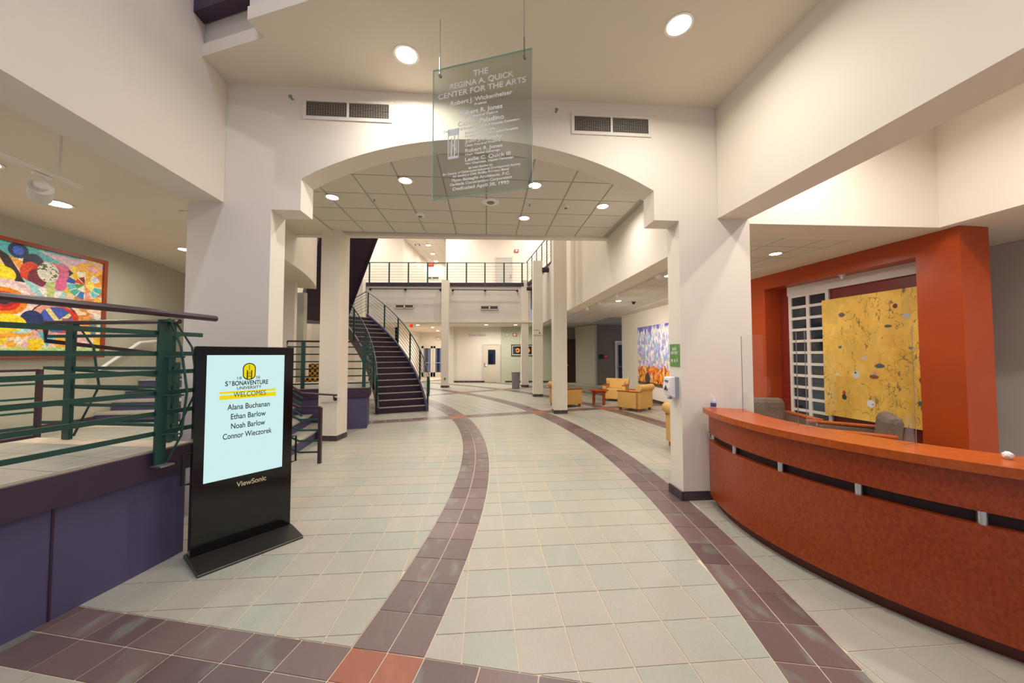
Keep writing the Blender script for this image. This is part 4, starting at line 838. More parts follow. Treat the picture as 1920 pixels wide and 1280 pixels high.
# ================================================================== BALCONY AND UPPER FLOOR
DZ = 5.29; BY = 17.95
struct(MB().prism([(-9.2, BY), (.95, BY + .12), (1.5, 13.9), (1.72, 11.2), (7.5, 11.2), (7.5, 27.5), (-9.2, 27.5)], DZ - .17, DZ - .01).build('floor_upper', 'wall_grey'), 'upper floor slab')
struct(MB().wall((-9.2, BY), (.95, BY + .12), ZF, DZ - .17, .2).build('wall_balcony_front', 'wall_grey'), 'pale fascia wall below the balcony')
struct(MB().wall((-9.2, BY - .06), (.6, BY + .05), DZ - .17, DZ + .01, .1).build('trim_7', 'stair_purple'), 'aubergine edge board of the balcony')
def wall_grille(u0, v0, u1, v1, y, label, m='vent_slat'):
    a, b = Y(u0, v0, y), Y(u1, v1, y); t = thing('wall_grille', label, 'air vent', (a[0], y, b[2])); L = b[0] - a[0]; H = a[2] - b[2]
    MB().obox((a[0], y - .006, b[2]), (L, 0, 0), (0, .006, 0), (0, 0, H)).build('backing', 'vent_dark', t)
    f = MB()
    for s0, s1, h0, h1 in ((0, L, 0, .03), (0, L, H - .03, H), (0, .03, 0, H), (L - .03, L, 0, H), (L / 2 - .03, L / 2 + .03, 0, H)): f.obox((a[0] + s0, y - .02, b[2] + h0), (s1 - s0, 0, 0), (0, .02, 0), (0, 0, h1 - h0))
    f.build('frame', 'vent', t)
    for k in range(4): z = .03 + (H - .06) * (k + .5) / 4; MB().obox((a[0] + .03, y - .014, b[2] + z - .006), (L - .06, 0, 0), (0, .008, 0), (0, 0, .012)).build('slat', m, t)
wall_grille(741, 570.3, 775.5, 577.8, BY - .0, 'dark wall grille below the balcony left of the middle column'); wall_grille(901, 572.5, 934.5, 580.5, BY + .05, 'dark wall grille below the balcony right of the middle column')
for (u0, u1, v, lb) in ((692, 825, 541, 'long dark display pipe on the balcony fascia left of the middle column'), (848, 970, 543, 'long dark display pipe on the balcony fascia right of the middle column')):
    a, b = Y(u0, v, BY - .16), Y(u1, v + 1, BY - .12); t = thing('display_pipe', lb, 'pipe', a); MB().tube([a, b], .022, 8).build('pipe', 'black_matt', t)
    for f in (0, .5, 1): p = Vector(a).lerp(Vector(b), f); MB().tube([p, p + Vector((0, .17, 0))], .016, 6).build('bracket', 'black_matt', t); MB().tube([p + Vector((0, .13, 0)), p + Vector((0, .17, 0))], .06, 10).build('wall_flange', 'black_matt', t)
def railing(t, path, h, bars, posts, post_m='rail_green', bar_m='rail_green', rail_m='rail_green', post=(.05, .016), bar_r=.009, rail_r=.02, drop=0., plate=True, off=0):
    P = [Vector(p) for p in path]
    hr = MB().tube([p + Vector((0, 0, h)) for p in P], rail_r, 8).build('handrail', rail_m, t)
    for b in bars: MB().tube([p + Vector((0, 0, b)) for p in P], bar_r, 5, sq=(bar_r * 1.2, bar_r * 2.4) if bar_r > .008 else None).build('bar', bar_m, t)
    L = [0]
    for i in range(1, len(P)): L.append(L[-1] + (P[i] - P[i - 1]).length)
    for f in posts:
        d = f * L[-1]; i = max(j for j in range(len(L)) if L[j] <= d + 1e-6); i = min(i, len(P) - 2); p = P[i].lerp(P[i + 1], (d - L[i]) / (L[i + 1] - L[i])); tg = P[i + 1] - P[i]
        a = math.atan2(tg.y, tg.x); MB().box((p.x, p.y, p.z + (h - drop) / 2), (post[0], post[1], h + drop), a).build('post', post_m, t)
ra, rb = (-9.0, BY - .07, DZ), (.66, BY + .06, DZ)
t = thing('balcony_railing', 'dark green cable railing along the upper balcony', 'railing', ra)
px = [694, 731, 767, 803, 840, 876, 911, 947, 981]; fr = [(Y(u, 500, BY)[0] + 9.0) / 9.72 for u in px] + [.02, .1]
railing(t, [ra, rb], 1.03, [.14, .28, .42, .56, .70, .84], fr, post=(.07, .03), bar_r=.006, rail_r=.022, drop=.16)
sa, sb_, sc_ = (.72, BY + .06, DZ), (1.42, 13.9, DZ), (1.62, 11.4, DZ)
t = thing('side_balcony_railing', 'dark green cable railing along the side balcony above the box office column', 'railing', sa)
railing(t, [sa, sb_, sc_], 1.03, [.14, .28, .42, .56, .70, .84], [.05, .2, .34, .48, .6, .72, .86], post=(.06, .03), bar_r=.007, rail_r=.022, drop=.2)
struct(MB().wall((.80, BY), (1.50, 13.9), DZ - .17, DZ + .01, .08).build('trim_8', 'stair_purple')); struct(MB().wall((1.50, 13.9), (1.70, 11.3), DZ - .17, DZ + .01, .08).build('trim_9', 'stair_purple'))
for u, v, y_, lb in ((1022, 506, 13.9, 'dark stub beam beside the box office column'), (992, 541, 17.6, 'dark stub beam beside the rubbish bin column')):
    p = Y(u, v, y_); o = MB().tube([(p[0] - .12, p[1], p[2]), (p[0] + .3, p[1], p[2])], .1, 12).build('stub_beam', 'stair_purple'); tag(o, lb, 'beam')
# upper walls: opening with a corridor, door
UY = 21.2; ux0, ux1 = Y(755.5, 460, UY)[0], Y(836, 460, UY)[0]; ZU = Y(790, 446, UY)[2]
struct(MB().wall((-12, UY), (ux0, UY), DZ, 9.6, .15).build('wall_upper_left', 'wall'), 'upper cream wall left of the upstairs corridor'); struct(MB().wall((ux1, UY), (7.5, UY), DZ, 9.6, .15).build('wall_upper_right', 'wall'), 'upper cream wall with a pale door'); struct(MB().wall((ux0, UY), (ux1, UY), ZU, 9.6, .15).build('wall_upper_header', 'wall'))
struct(MB().wall((ux0, UY), (ux0 + .1, 27.3), DZ, ZU, .12).build('wall_corridor_side', 'wall')); struct(MB().wall((ux1 + .003, UY + .151), (ux1 + .003, 27.3), DZ, ZU, -.12).build('wall_corridor_right', 'wall')); struct(MB().wall((ux0, 27.2), (ux1, 27.2), DZ, ZU, .12).build('wall_corridor_end', 'wall'))
cu = struct(MB().prism([(ux0, UY), (ux1, UY), (ux1, 27.3), (ux0, 27.3)], ZU + .02, ZU + .1).build('ceiling_upper', 'tbar'), 'tiled ceiling of the upstairs corridor')
tiles_in(cu, ux0 + .02, ux1 + .4, UY + .02, 27.5, ZU + .01, 0, .6, lambda c: c.x < ux1 - .28)
for u, v, lb in ((803, 460, 'nearest round downlight of the upstairs corridor'), (811.5, 476, 'middle round downlight of the upstairs corridor'), (817, 490, 'farthest round downlight of the upstairs corridor')):
    x, y = G(u, v, ZU); downlight(x, min(y, 26.9), ZU + .008, lb, 42, .14)
x, y = G(783, 459, ZU); t = thing('ceiling_diffuser', 'square air diffuser in the upstairs corridor ceiling', 'air vent', (x, y, ZU)); MB().box((x, y, ZU + .0), (.5, .5, .02)).build('diffuser_plate', 'vent', t); MB().box((x, y, ZU - .012), (.34, .34, .006)).build('diffuser_core', 'vent_dark', t); MB().box((x, y, ZU - .017), (.2, .2, .006)).build('diffuser_centre', 'vent', t)
box_sign(808, 496, 27.19, .45, .28, 'exit', 'exit_sign', 'red exit sign at the end of the upstairs corridor', 'exit sign', 'EXIT'); wall_grille(797, 518.5, 823, 523.5, 27.19, 'low wall grille at the end of the upstairs corridor')
d8 = door(7, Y(929.5, 500, UY)[0], Y(960, 500, UY)[0], UY - .001, 2.15, 'door_grey', 'pale grey door upstairs behind the balcony railing', None, -1, 'wall_grey'); d8.location.z = DZ
box_sign(968.5, 470.5, UY, .26, .18, 'red', 'fire_alarm', 'red fire alarm strobe upstairs beside the pale door', 'fire alarm')
struct(MB().wall((3.6, 11.2), (3.6, UY), DZ, 9.6, -.12).build('wall_upper_side', 'wall'))
struct(MB().prism([(-12, 7.05), (7.5, 7.1), (7.5, 21.4), (-12, 21.4)], 9.5, 9.6).build('ceiling_atrium', 'ceil'), 'high atrium ceiling')
for x, y in ((-1.2, 9.2), (-1.6, 12.6), (-1.2, 16), (-5, 16.8), (-7.5, 10.2), (1.5, 19.6), (-3.8, 19.8), (-8.8, 19.6)): downlight(x, y, 9.48, 'added unseen downlight high in the atrium ceiling', 185, .12, group='added atrium downlights out of view')  # lamps added out of sight to light the atrium
struct(MB().wall((-12, 27), (-12, 7), 0, 9.6, -.12).build('wall_atrium_left', 'wall'))

# ================================================================== STAIRCASE
RZ = .175; S0, SC_, S2 = Vector((-2.5, 10.4)), Vector((-3.35, 12.27)), Vector((-5.8, 14.45)); WID = 1.32
def sedge(t, off):
    p = S0 * (1 - t) ** 2 + SC_ * 2 * t * (1 - t) + S2 * t * t; d = ((SC_ - S0) * (1 - t) + (S2 - SC_) * t).normalized(); n = Vector((-d.y, d.x)); return p + n * off
st = thing('staircase', 'curving aubergine staircase rising to a landing beside the violet platform', 'staircase', (-3.0, 10.1, 0))
NS = 18
def tt(k): return k / 17.
for k in range(NS):
    t0, t1 = tt(k), tt(k + 1); z = RZ * (k + 1)
    a, b = sedge(t0, 0.03), sedge(t0, WID - .03); c, d = sedge(t1, .03), sedge(t1, WID - .03)
    MB().prism([tuple(a), tuple(b), tuple(d), tuple(c)], z - .03, z).build('tread', 'stair_purple', st)
    dv2 = (c - a).normalized() * .03; e = MB().prism([tuple(a - dv2 * .6), tuple(b - dv2 * .6), tuple(b + dv2 * .9), tuple(a + dv2 * .9)], z - .022, z + .003); e.build('nosing', 'tread', st)
    MB().wall(a, b, z - RZ, z - .03, -.02).build('riser', 'stair_purple', st)
def stringer(o0, o1, m):
    mb = MB(); n_ = 18; V_ = []
    for k in range(n_ + 1):
        t_ = -0.02 + 1.06 * k / n_; z = RZ * (t_ * 17 + 1)
        for o_ in (o0, o1):
            p = sedge(t_, o_); V_ += [(p.x, p.y, max(0., z - .36)), (p.x, p.y, max(.02, z + .06))]
    F_ = []
    for k in range(n_):
        i = k * 4; j = i + 4; F_ += [(i, j, j + 1, i + 1), (i + 2, i + 3, j + 3, j + 2), (i + 1, j + 1, j + 3, i + 3), (i, i + 2, j + 2, j)]
    F_ += [(0, 1, 3, 2), (n_ * 4, n_ * 4 + 2, n_ * 4 + 3, n_ * 4 + 1)]
    mb.add(V_, F_); return mb.build('stringer', m, st, weld=True)
stringer(-.03, .03, 'violet'); stringer(WID - .03, WID + .03, 'stair_purple')
LZ = RZ * 18; e_r, e_l = sedge(1.06, -.02), sedge(1.06, WID + .02)
MB().prism([tuple(e_r), (-6.9, 15.5), (-8.6, 14.2), (-7.75, 12.3), tuple(e_l)], LZ - .25, LZ).build('landing', 'stair_purple', st)
# upper flight back towards the viewer
U0, U1 = Vector((-6.35, 13.55)), Vector((-4.35, 11.1)); ud = (U1 - U0).normalized(); un = Vector((ud.y, -ud.x)); NU = 12; RU = (DZ - LZ) / NU
run = (U1 - U0).length / NU
if un.x > 0: un = -un
for k in range(NU):
    z = LZ + RU * (k + 1); a = U0 + ud * run * k; b = a + un * 1.5
    MB().prism([tuple(a), tuple(b), tuple(b + ud * run), tuple(a + ud * run)], z - .03, z).build('tread', 'stair_purple', st); MB().wall(a, b, z - RU, z - .03, .02).build('riser', 'stair_purple', st)
for off in (0, 1.5):
    a = U0 + un * off; b = U1 + un * off + ud * .6; n3 = Vector((un.x, un.y, 0)) * .06
    s = run; za, zb = LZ - .3, LZ - .3 + (DZ - LZ) * ((b - a).length / (U1 - U0).length)
    P = [Vector((a.x, a.y, za)), Vector((b.x, b.y, zb)), Vector((b.x, b.y, zb + .55)), Vector((a.x, a.y, za + .55))]; Q = [p + n3 for p in P]
    MB().add(P + Q, [(0, 1, 2, 3), (7, 6, 5, 4)] + [(i, 4 + i, 4 + (i + 1) % 4, (i + 1) % 4) for i in range(4)]).build('stringer', 'stair_purple', st, weld=True)
a = U0; b = U1 + ud * .6; P = [Vector((a.x, a.y, LZ - .26)), Vector((b.x, b.y, zb + .04)), Vector((b.x + un.x * 1.5, b.y + un.y * 1.5, zb + .04)), Vector((a.x + un.x * 1.5, a.y + un.y * 1.5, LZ - .26))]
MB().add(P + [p + Vector((0, 0, .03)) for p in P], [(0, 1, 2, 3), (7, 6, 5, 4)] + [(i, 4 + i, 4 + (i + 1) % 4, (i + 1) % 4) for i in range(4)]).build('soffit_panel', 'stair_purple', st, weld=True)
# stair railings (parts of the staircase)
def stair_rail(off, name_label, t_posts, t0=0.0, ext=None):
    path = []
    for k in range(22):
        t_ = t0 + (1.06 - t0) * k / 21; p = sedge(t_, off); path.append((p.x, p.y, RZ * (t_ * 17 + 1)))
    if ext: path += ext
    r_ = MB().tube([Vector(p) + Vector((0, 0, .95)) for p in path], .02, 8).build('railing', 'rail_green', st); r_['label'] = name_label
    for b in (.17, .30, .43, .56, .69, .82): MB().tube([Vector(p) + Vector((0, 0, b)) for p in path], .008, 5).build('bar', 'rail_green', r_)
    for t_ in t_posts: p = sedge(t_, off); z = RZ * (t_ * 17 + 1); MB().box((p.x, p.y, z + .40), (.05, .03, 1.1)).build('post', 'rail_green', r_)
    p = sedge(t0, off); MB().box((p.x, p.y, .5), (.05, .03, 1.0)).build('post', 'rail_green', r_)
    d = (sedge(t0, off) - sedge(t0 + .05, off)).normalized(); z = RZ * (t0 * 17 + 1) + .95
    MB().tube([(p.x, p.y, z), (p.x + d.x * .14, p.y + d.y * .14, z - .04), (p.x + d.x * .2, p.y + d.y * .2, z - .2), (p.x + d.x * .2, p.y + d.y * .2, z - .55), (p.x + d.x * .12, p.y + d.y * .12, z - .68), (p.x, p.y, z - .68)], .018, 8).build('return_loop', 'rail_green', r_)
stair_rail(-.04, 'green stair railing on the outer side', (.22, .42, .62, .82, 1.04), 0., [(-6.9, 15.45, LZ), (-8.5, 14.3, LZ)])
stair_rail(WID + .04, 'green stair railing on the platform side', (.2, .45, .7, .98), 0.)
ur = [Vector((U0.x, U0.y, LZ + RU)), Vector((U1.x, U1.y, DZ))]; r_ = MB().tube([p + Vector((0, 0, .95)) for p in ur], .02, 8).build('railing', 'rail_green', st)
for b in (.3, .5, .7): MB().tube([p + Vector((0, 0, b)) for p in ur], .008, 5).build('bar', 'rail_green', r_)

# ================================================================== TERRACE (left)
TZ, LZ2 = .91, .56; RT = 12.75
aE = -5.7        # angle where the near terrace ends
struct(MB().ring(CEN, 11.2, RT - .05, math.radians(-24), math.radians(aE), 0, .70, 16).build('wall_terrace', 'violet', weld=True), 'violet plaster wall of the raised terrace')
o = MB()
struct(MB().ring(CEN, 11.2, RT, math.radians(-24), math.radians(aE + .2), .70, TZ - .012, 16).build('trim_10', 'purple', weld=True), 'aubergine band along the top of the terrace wall')
for a_ in (-9.28,):
    p = pol(RT - .048, a_); o = MB().box((p[0], p[1], .35), (.006, .012, .7), math.radians(a_)).build('joint', 'stair_purple', bpy.data.objects['wall_terrace'])
tf = struct(MB().ring(CEN, 11.2, RT - .03, math.radians(-24), math.radians(aE + .1), TZ - .012, TZ - .004, 16).build('floor_terrace', 'grout', weld=True), 'slate tiles of the raised terrace')
def terr_tiles(parent, r0, r1, a0_, a1_, z, nr):
    st_ = (r1 - r0) / nr; da = math.degrees(.3 / r1); k = 0
    while a0_ + (k + 1) * da <= a1_ + 1e-6:
        for i in range(nr):
            o = MB().prism(quad_pol(r0 + i * st_ + .003, r0 + (i + 1) * st_ - .003, a0_ + k * da + .014, a0_ + (k + 1) * da - .014), z - .005, z).build('tile', 'tile', parent); at = o.data.attributes.new('tint', 'FLOAT', 'FACE'); at.data.foreach_set('value', [random.random()] * len(o.data.polygons))
        k += 1
terr_tiles(tf, 11.25, RT - .035, -16, aE, TZ, 5)
struct(MB().ring(CEN, 11.14, 11.2, math.radians(-12), math.radians(aE), LZ2 - .02, TZ + .02, 8).build('trim_11', 'purple', weld=True), 'aubergine back edge of the terrace')
# middle level behind and the steps up from the lobby
ml = struct(MB().ring(CEN, 8.6, 11.08, math.radians(-24), math.radians(27.7), 0, LZ2 - .006, 24).build('floor_landing', 'grout', weld=True), 'middle landing behind the terrace')
terr_tiles(ml, 9.0, 11.07, -9, 8, LZ2, 7)
PA = 16.9       # angle where the far platform begins
sp = thing('terrace_steps', 'short flight of violet steps rising from the lobby behind the kiosk', 'steps', pol(11.7, 5))
for k in range(3):
    r0 = 11.91 - .30 * k; z = LZ2 / 3 * (k + 1)
    MB().ring(CEN, r0 - .33, r0, math.radians(aE + .3), math.radians(PA - .3), 0 if k == 0 else LZ2 / 3 * k, z - .03, 12).build('riser', 'violet', sp, weld=True); MB().ring(CEN, r0 - .33, r0 + .015, math.radians(aE + .3), math.radians(PA - .3), z - .03, z, 12).build('tread', 'tread', sp, weld=True)
# far platform beside the staircase
struct(MB().ring(CEN, 10.6, RT - .05, math.radians(PA), math.radians(27.6), 0, .70, 8).build('wall_platform', 'violet', weld=True), 'violet plinth of the platform beside the stairs'); struct(MB().ring(CEN, 10.6, RT, math.radians(PA - .2), math.radians(27.8), .70, TZ - .01, 8).build('trim_12', 'purple', weld=True), 'aubergine band round the platform'); struct(MB().ring(CEN, 10.6, RT - .03, math.radians(PA), math.radians(27.6), TZ - .01, TZ, 8).build('floor_platform', 'tread', weld=True))
# curved wall, ceiling, back steps
struct(MB().ring(CEN, 8.6, 8.9, math.radians(-24), math.radians(23.2), 0, 3.42, 40).build('wall_left', 'olive', weld=True), 'curved olive grey wall behind the terrace')
wb_ = struct(thing('baseboard_left', 'brown slate skirting of the curved wall', '', pol(8.9, 2))); del wb_['category']
for k in range(16): a_ = -4 + k * 2.0; MB().ring(CEN, 8.9, 8.915, math.radians(a_ + .02), math.radians(a_ + 1.96), LZ2, LZ2 + .11, 2).build('tile', 'base_tile', wb_)
arcp = [pol(8.5, -26 + 26 * k / 16) for k in range(17)]
struct(MB().prism(arcp + [pol(11.38, 0), (-3.3, 4.3), (-3.2, 3.75), (-2.67, -2.2)], 3.42, 3.5).build('ceiling_terrace', 'ceil'), 'cream ceiling over the terrace')
struct(MB().ring(CEN, 8.5, 11.28, 0, math.radians(27.7), 3.42, 3.5, 30).build('ceiling_terrace_far', 'ceil', weld=True))
struct(MB().ring(CEN, 11.28, 11.38, math.radians(.2), math.radians(27.7), 3.421, 9.5, 40).build('wall_left_upper', 'wall', weld=True), 'curved cream upper wall left of the column')
bk = thing('back_steps', 'few violet steps climbing along the curved wall behind the terrace', 'steps', pol(9.6, 10.5))
for k in range(4):
    a_ = 8.6 + 1.75 * k; MB().ring(CEN, 8.92, 10.2, math.radians(a_), math.radians(a_ + 7 - 1.0 * k), LZ2 + .16 * k, LZ2 + .16 * (k + 1) - .03, 4).build('riser', 'violet', bk, weld=True); MB().ring(CEN, 8.92, 10.2, math.radians(a_ - .1), math.radians(a_ + 7 - 1.0 * k), LZ2 + .16 * (k + 1) - .03, LZ2 + .16 * (k + 1), 4).build('tread', 'tread', bk, weld=True)
wr = thing('wall_handrail', 'white sloping handrail on the curved wall above the back steps', 'handrail', (*pol(8.98, 7.5), 1.35)); pts = [(*pol(8.99, 7.8), 1.36), (*pol(8.99, 13), 1.86), (*pol(8.99, 15.5), 1.9)]
MB().tube(pts, .025, 8).build('rail', 'white', wr); 
for f in (0, 1): q = pts[f]; a_ = math.degrees(math.atan2(q[1] - CEN[1], q[0] - CEN[0])); MB().tube([q, (*pol(8.89, a_), q[2] - .03)], .012, 6).build('bracket', 'white', wr)
# brown door beyond
wy = 8.55; dxa, dxb = Y(331, 640, wy)[0], Y(372, 640, wy)[0]
struct(MB().wall((-8.6, wy + .06), (-5.3, wy + .06), 0, 3.42, .1).build('wall_left_end', 'wall'), 'cream end wall with the brown door')
d9 = door(8, dxa, dxb, wy, 2.02, 'wood_door', 'brown wooden door at the end of the curved wall', None, 1, 'wall_grey'); d9.location.z = 1.18
pl = Y(335, 580, wy - .03); MB().box((pl[0], wy - .03, pl[2]), (.08, .012, .2)).build('door_notice', 'paper', d9).location = (-d9.location.x, -wy, -0.0)
# mosaic painting
qa, qb = Vector(pol(8.935, -2.0)), Vector(pol(8.935, 8.6)); qd = (qb - qa); QW = qd.length; qd.normalize(); qn = Vector((qd.y, -qd.x)) ; 
if qn.x < 0: qn = -qn
qa = qa + qn * .045; PB, PT = 1.60, 3.14
def mosaic(U, V):
    u0 = .26; X = (U - u0) / (1 - u0); Yv = 1 - V            # X,Yv = place in the part of the canvas in view
    C_ = np.zeros(U.shape + (3,)); C_[:] = rgb('#efd0b0'); a1 = vnoise(U, V, 6, 6, 51); a2 = vnoise(U, V, 8, 8, 52); a3 = vnoise(U, V, 5, 7, 53); fine = vnoise(U, V, 70, 70, 54, 2)
    for m_, h in ((a1 > .58, '#f2b13c'), (a1 < .40, '#e7b7b4'), (a2 > .62, '#f4e3cf'), (a2 < .36, '#f3d23a'), (a3 > .66, '#d98a4a'), (a3 < .32, '#a7d4d2')): C_[m_] = rgb(h)
    def disc(cx, cy, rx, ry, h): m_ = ((X - cx) / rx) ** 2 + ((Yv - cy) / ry) ** 2 < 1; C_[m_] = rgb(h); return m_
    def poly(pts, h):
        ins = np.zeros(X.shape, bool); n_ = len(pts)
        for i in range(n_):
            (x0, y0), (x1, y1) = pts[i], pts[(i + 1) % n_]; cnd = ((y0 > Yv) != (y1 > Yv)) & (X < (x1 - x0) * (Yv - y0) / ((y1 - y0) or 1e-9) + x0); ins ^= cnd
        C_[ins] = rgb(h)
    poly([(-.4, 0), (.75, 0), (.6, .10), (.2, .12), (-.4, .18)], '#57b3b1'); poly([(.3, .02), (1, .02), (1, .1), (.55, .1)], '#dcb7c4'); disc(.12, .06, .09, .07, '#26385e'); disc(.12, .06, .05, .04, '#3f63c4')
    poly([(-.1, .05), (.04, .12), (.2, .34), (.1, .34)], '#33272a'); poly([(.04, .12), (.2, .16), (.18, .28)], '#f0a53a'); disc(.02, .30, .09, .075, '#f7dd2a')
    for rx, h in ((.32, '#e8c3c6'), (.26, '#f7ddd2'), (.2, '#ee8a1e'), (.14, '#d8331f'), (.09, '#b3202f'), (.05, '#3a2a33')): disc(.02, .53, rx, rx * .62, h)
    disc(.26, .16, .1, .1, '#2f2b45'); disc(.24, .24, .1, .1, '#dd4422'); disc(.3, .28, .09, .09, '#7c2b3f'); disc(.54, .22, .11, .12, '#d86a8c'); disc(.52, .3, .08, .07, '#e36a9a'); poly([(.16, .3), (.34, .36), (.36, .46), (.26, .42)], '#9fd3d2')
    poly([(.3, .36), (.55, .38), (.5, .46), (.38, .47)], '#f2ece0'); poly([(.38, .25), (.48, .25), (.46, .5), (.4, .5)], '#c5cf7e'); d1 = disc(.40, .21, .105, .095, '#ebe7cf'); C_[d1 & (fine > .62)] = rgb('#5a5a44')
    disc(.84, .10, .15, .065, '#f0b441'); disc(.88, .095, .07, .03, '#e7a7b4'); poly([(.6, .14), (.72, .2), (.62, .23)], '#2e2c3c')
    def wheel(cx, cy, r, cols, rin=.0, k=.72):
        dx = X - cx; dy = (Yv - cy) / k; rr = np.hypot(dx, dy); an = (np.arctan2(dy, dx) + PI) / (2 * PI) * len(cols); ix = np.clip(an.astype(int), 0, len(cols) - 1)
        pal = np.array([rgb(c_) for c_ in cols]); m_ = (rr < r) & (rr > rin); C_[m_] = pal[ix[m_]]; sp_ = (rr < r) & (np.abs(an - np.round(an)) < .06); C_[sp_] = rgb('#f5efdd')
    wheel(.79, .28, .20, ['#2f55a8', '#f5c52b', '#f4e9d0', '#f0b03c', '#cfd8e0', '#f2a93a', '#57b9b9', '#7cc6c2', '#e8a08f', '#4b7fc0', '#57b7a4', '#6ec3c4']); wheel(.79, .27, .11, ['#d8401f', '#8c2a2a', '#f0b541', '#f5dc4a', '#f4e06a', '#ee9a44', '#e9d9c2', '#57a857'])
    disc(.49, .66, .25, .17, '#33302f'); disc(.49, .66, .235, .16, '#e7a28f'); disc(.56, .66, .18, .13, '#d63d2a'); disc(.50, .66, .17, .125, '#4a5fb4')
    dd = np.hypot(X - .50, (Yv - .66) / .72); inn = dd < .17; C_[inn & (np.abs((X - .5) - .9 * (Yv - .66)) < .03)] = rgb('#efe08a'); C_[inn & (np.abs((X - .5) + 1.4 * (Yv - .7)) < .03)] = rgb('#e8d97c'); C_[inn & (X > .56) & (Yv > .64)] = rgb('#9c5a78')
    disc(.27, .68, .11, .09, '#2b3868'); disc(.06, .72, .16, .08, '#f0d52c'); poly([(.32, .78), (.5, .82), (.42, .93)], '#57c1cd'); poly([(.56, .8), (.7, .78), (.62, .88)], '#63c5c0'); poly([(-.3, .95), (1, .92), (1, 1), (-.3, 1)], '#bcd98c')
    disc(.3, .93, .06, .04, '#f2c81f'); disc(.86, .68, .1, .08, '#e39b3b'); poly([(.86, .62), (.94, .62), (.94, .8), (.88, .8)], '#6d8a8c'); poly([(-.3, .84), (.3, .8), (.3, .82), (-.3, .9)], '#f0a534')
    C_ *= (.86 + .28 * fine[..., None]); C_ += (vnoise(U, V, 120, 120, 60, 1)[..., None] - .5) * .12
    return np.clip(C_, 0, 1)
t = thing('mosaic_painting', 'colourful mosaic painting of wheels and circles in a red brown frame on the curved wall', 'painting', (qa.x, qa.y, PB))
q3 = Vector((qd.x, qd.y, 0)); n3 = Vector((qn.x, qn.y, 0)); QO = Vector((qa.x, qa.y, PB)); FRW = .05
canvas('canvas', 'paint_gloss', QO + q3 * FRW + Vector((0, 0, FRW)), q3 * (QW - 2 * FRW), (0, 0, PT - PB - 2 * FRW), n3, .02, mosaic, 260, 240, t)
for s0, s1, h0, h1 in ((0, QW, 0, FRW), (0, QW, PT - PB - FRW, PT - PB), (0, FRW, FRW, PT - PB - FRW), (QW - FRW, QW, FRW, PT - PB - FRW)): MB().obox(QO + q3 * s0 + Vector((0, 0, h0)), q3 * (s1 - s0), Vector((0, 0, h1 - h0)), n3 * .045).build('frame_bar', 'frame_wood', t)
# terrace lamps
x, y = G(108, 381, 3.42); downlight(x, y, 3.415, 'bright round downlight above the mosaic painting', 30, .11); x, y = G(347, 467, 3.42); downlight(x, y, 3.415, 'small round downlight beside the grey left pier', 26, .09)
for a_ in (-6, -14): x, y = pol(10.6, a_); downlight(x, y, 3.415, 'round downlight over the terrace out of view', 30, .1, group='terrace downlights out of view')
p = Y(78, 322, 2.62); tA, tB = (p[0] + .14, p[1] - 2.6, p[2]), (p[0] - .01, p[1] + .25, p[2]); t = thing('lighting_track', 'short white lighting track above the terrace', 'light track', tB); MB().tube([tA, tB], .02, 6, sq=(.035, .03)).build('track_bar', 'lamp_white', t)
for f in (.3, .95): q = Vector(tA).lerp(Vector(tB), f); MB().tube([q, (q.x, q.y, 3.42)], .008, 6).build('track_hanger', 'lamp_white', t)
track_lamp(p[0], p[1], p[2] - .02, (-6.4, 4.6, 1.9), 'white ring shaped track lamp above the terrace rail', 60, 1.25)

# ---------------- terrace railings
def arc_path(r, d0, d1, z, n=14): return [(*pol(r, d0 + (d1 - d0) * k / n), z) for k in range(n + 1)]
BARS = [.135, .285, .44, .60, .745, .905]
tr1 = thing('terrace_railing', 'dark green terrace railing with a plum handrail along the violet wall', 'railing', (*pol(RT + .02, -8), TZ))
MB().tube(arc_path(RT + .03, -22, -5.0, TZ + 1.06), .026, 8).build('handrail', 'rail_purple', tr1)
for b in BARS: MB().tube(arc_path(RT + .02, -22, -5.5, TZ + b), .01, 4, sq=(.012, .034)).build('bar', 'rail_green', tr1)
for a_ in (-6.95, -15.5):
    p = pol(RT + .035, a_); R0 = math.radians(a_); MB().box((p[0], p[1], .80 + .55), (.018, .075, 1.12), R0).build('post', 'rail_green', tr1); MB().box((p[0] + .02, p[1], TZ + 1.0), (.09, .05, .02), R0).build('post_cap', 'rail_green', tr1); MB().box((p[0] + .03, p[1], .80), (.09, .1, .012), R0).build('post_bracket', 'steel_dull', tr1)
    q = pol(RT + .16, a_ + .1); MB().tube([(p[0] + .01, p[1] + .03, TZ + 1.02), (*pol(RT + .12, a_ + .28), TZ + .8), (*pol(RT + .17, a_ + .34), TZ + .45), (*pol(RT + .14, a_ + .3), TZ + .1), (p[0] + .03, p[1] + .03, .82)], .009, 6).build('bow_rod', 'rail_green', tr1)
    for z in (.72, .42, .12): MB().tube([(p[0], p[1], TZ + z), (*pol(RT + .155, a_ + .3), TZ + z)], .007, 6).build('bow_spacer', 'rail_green', tr1)
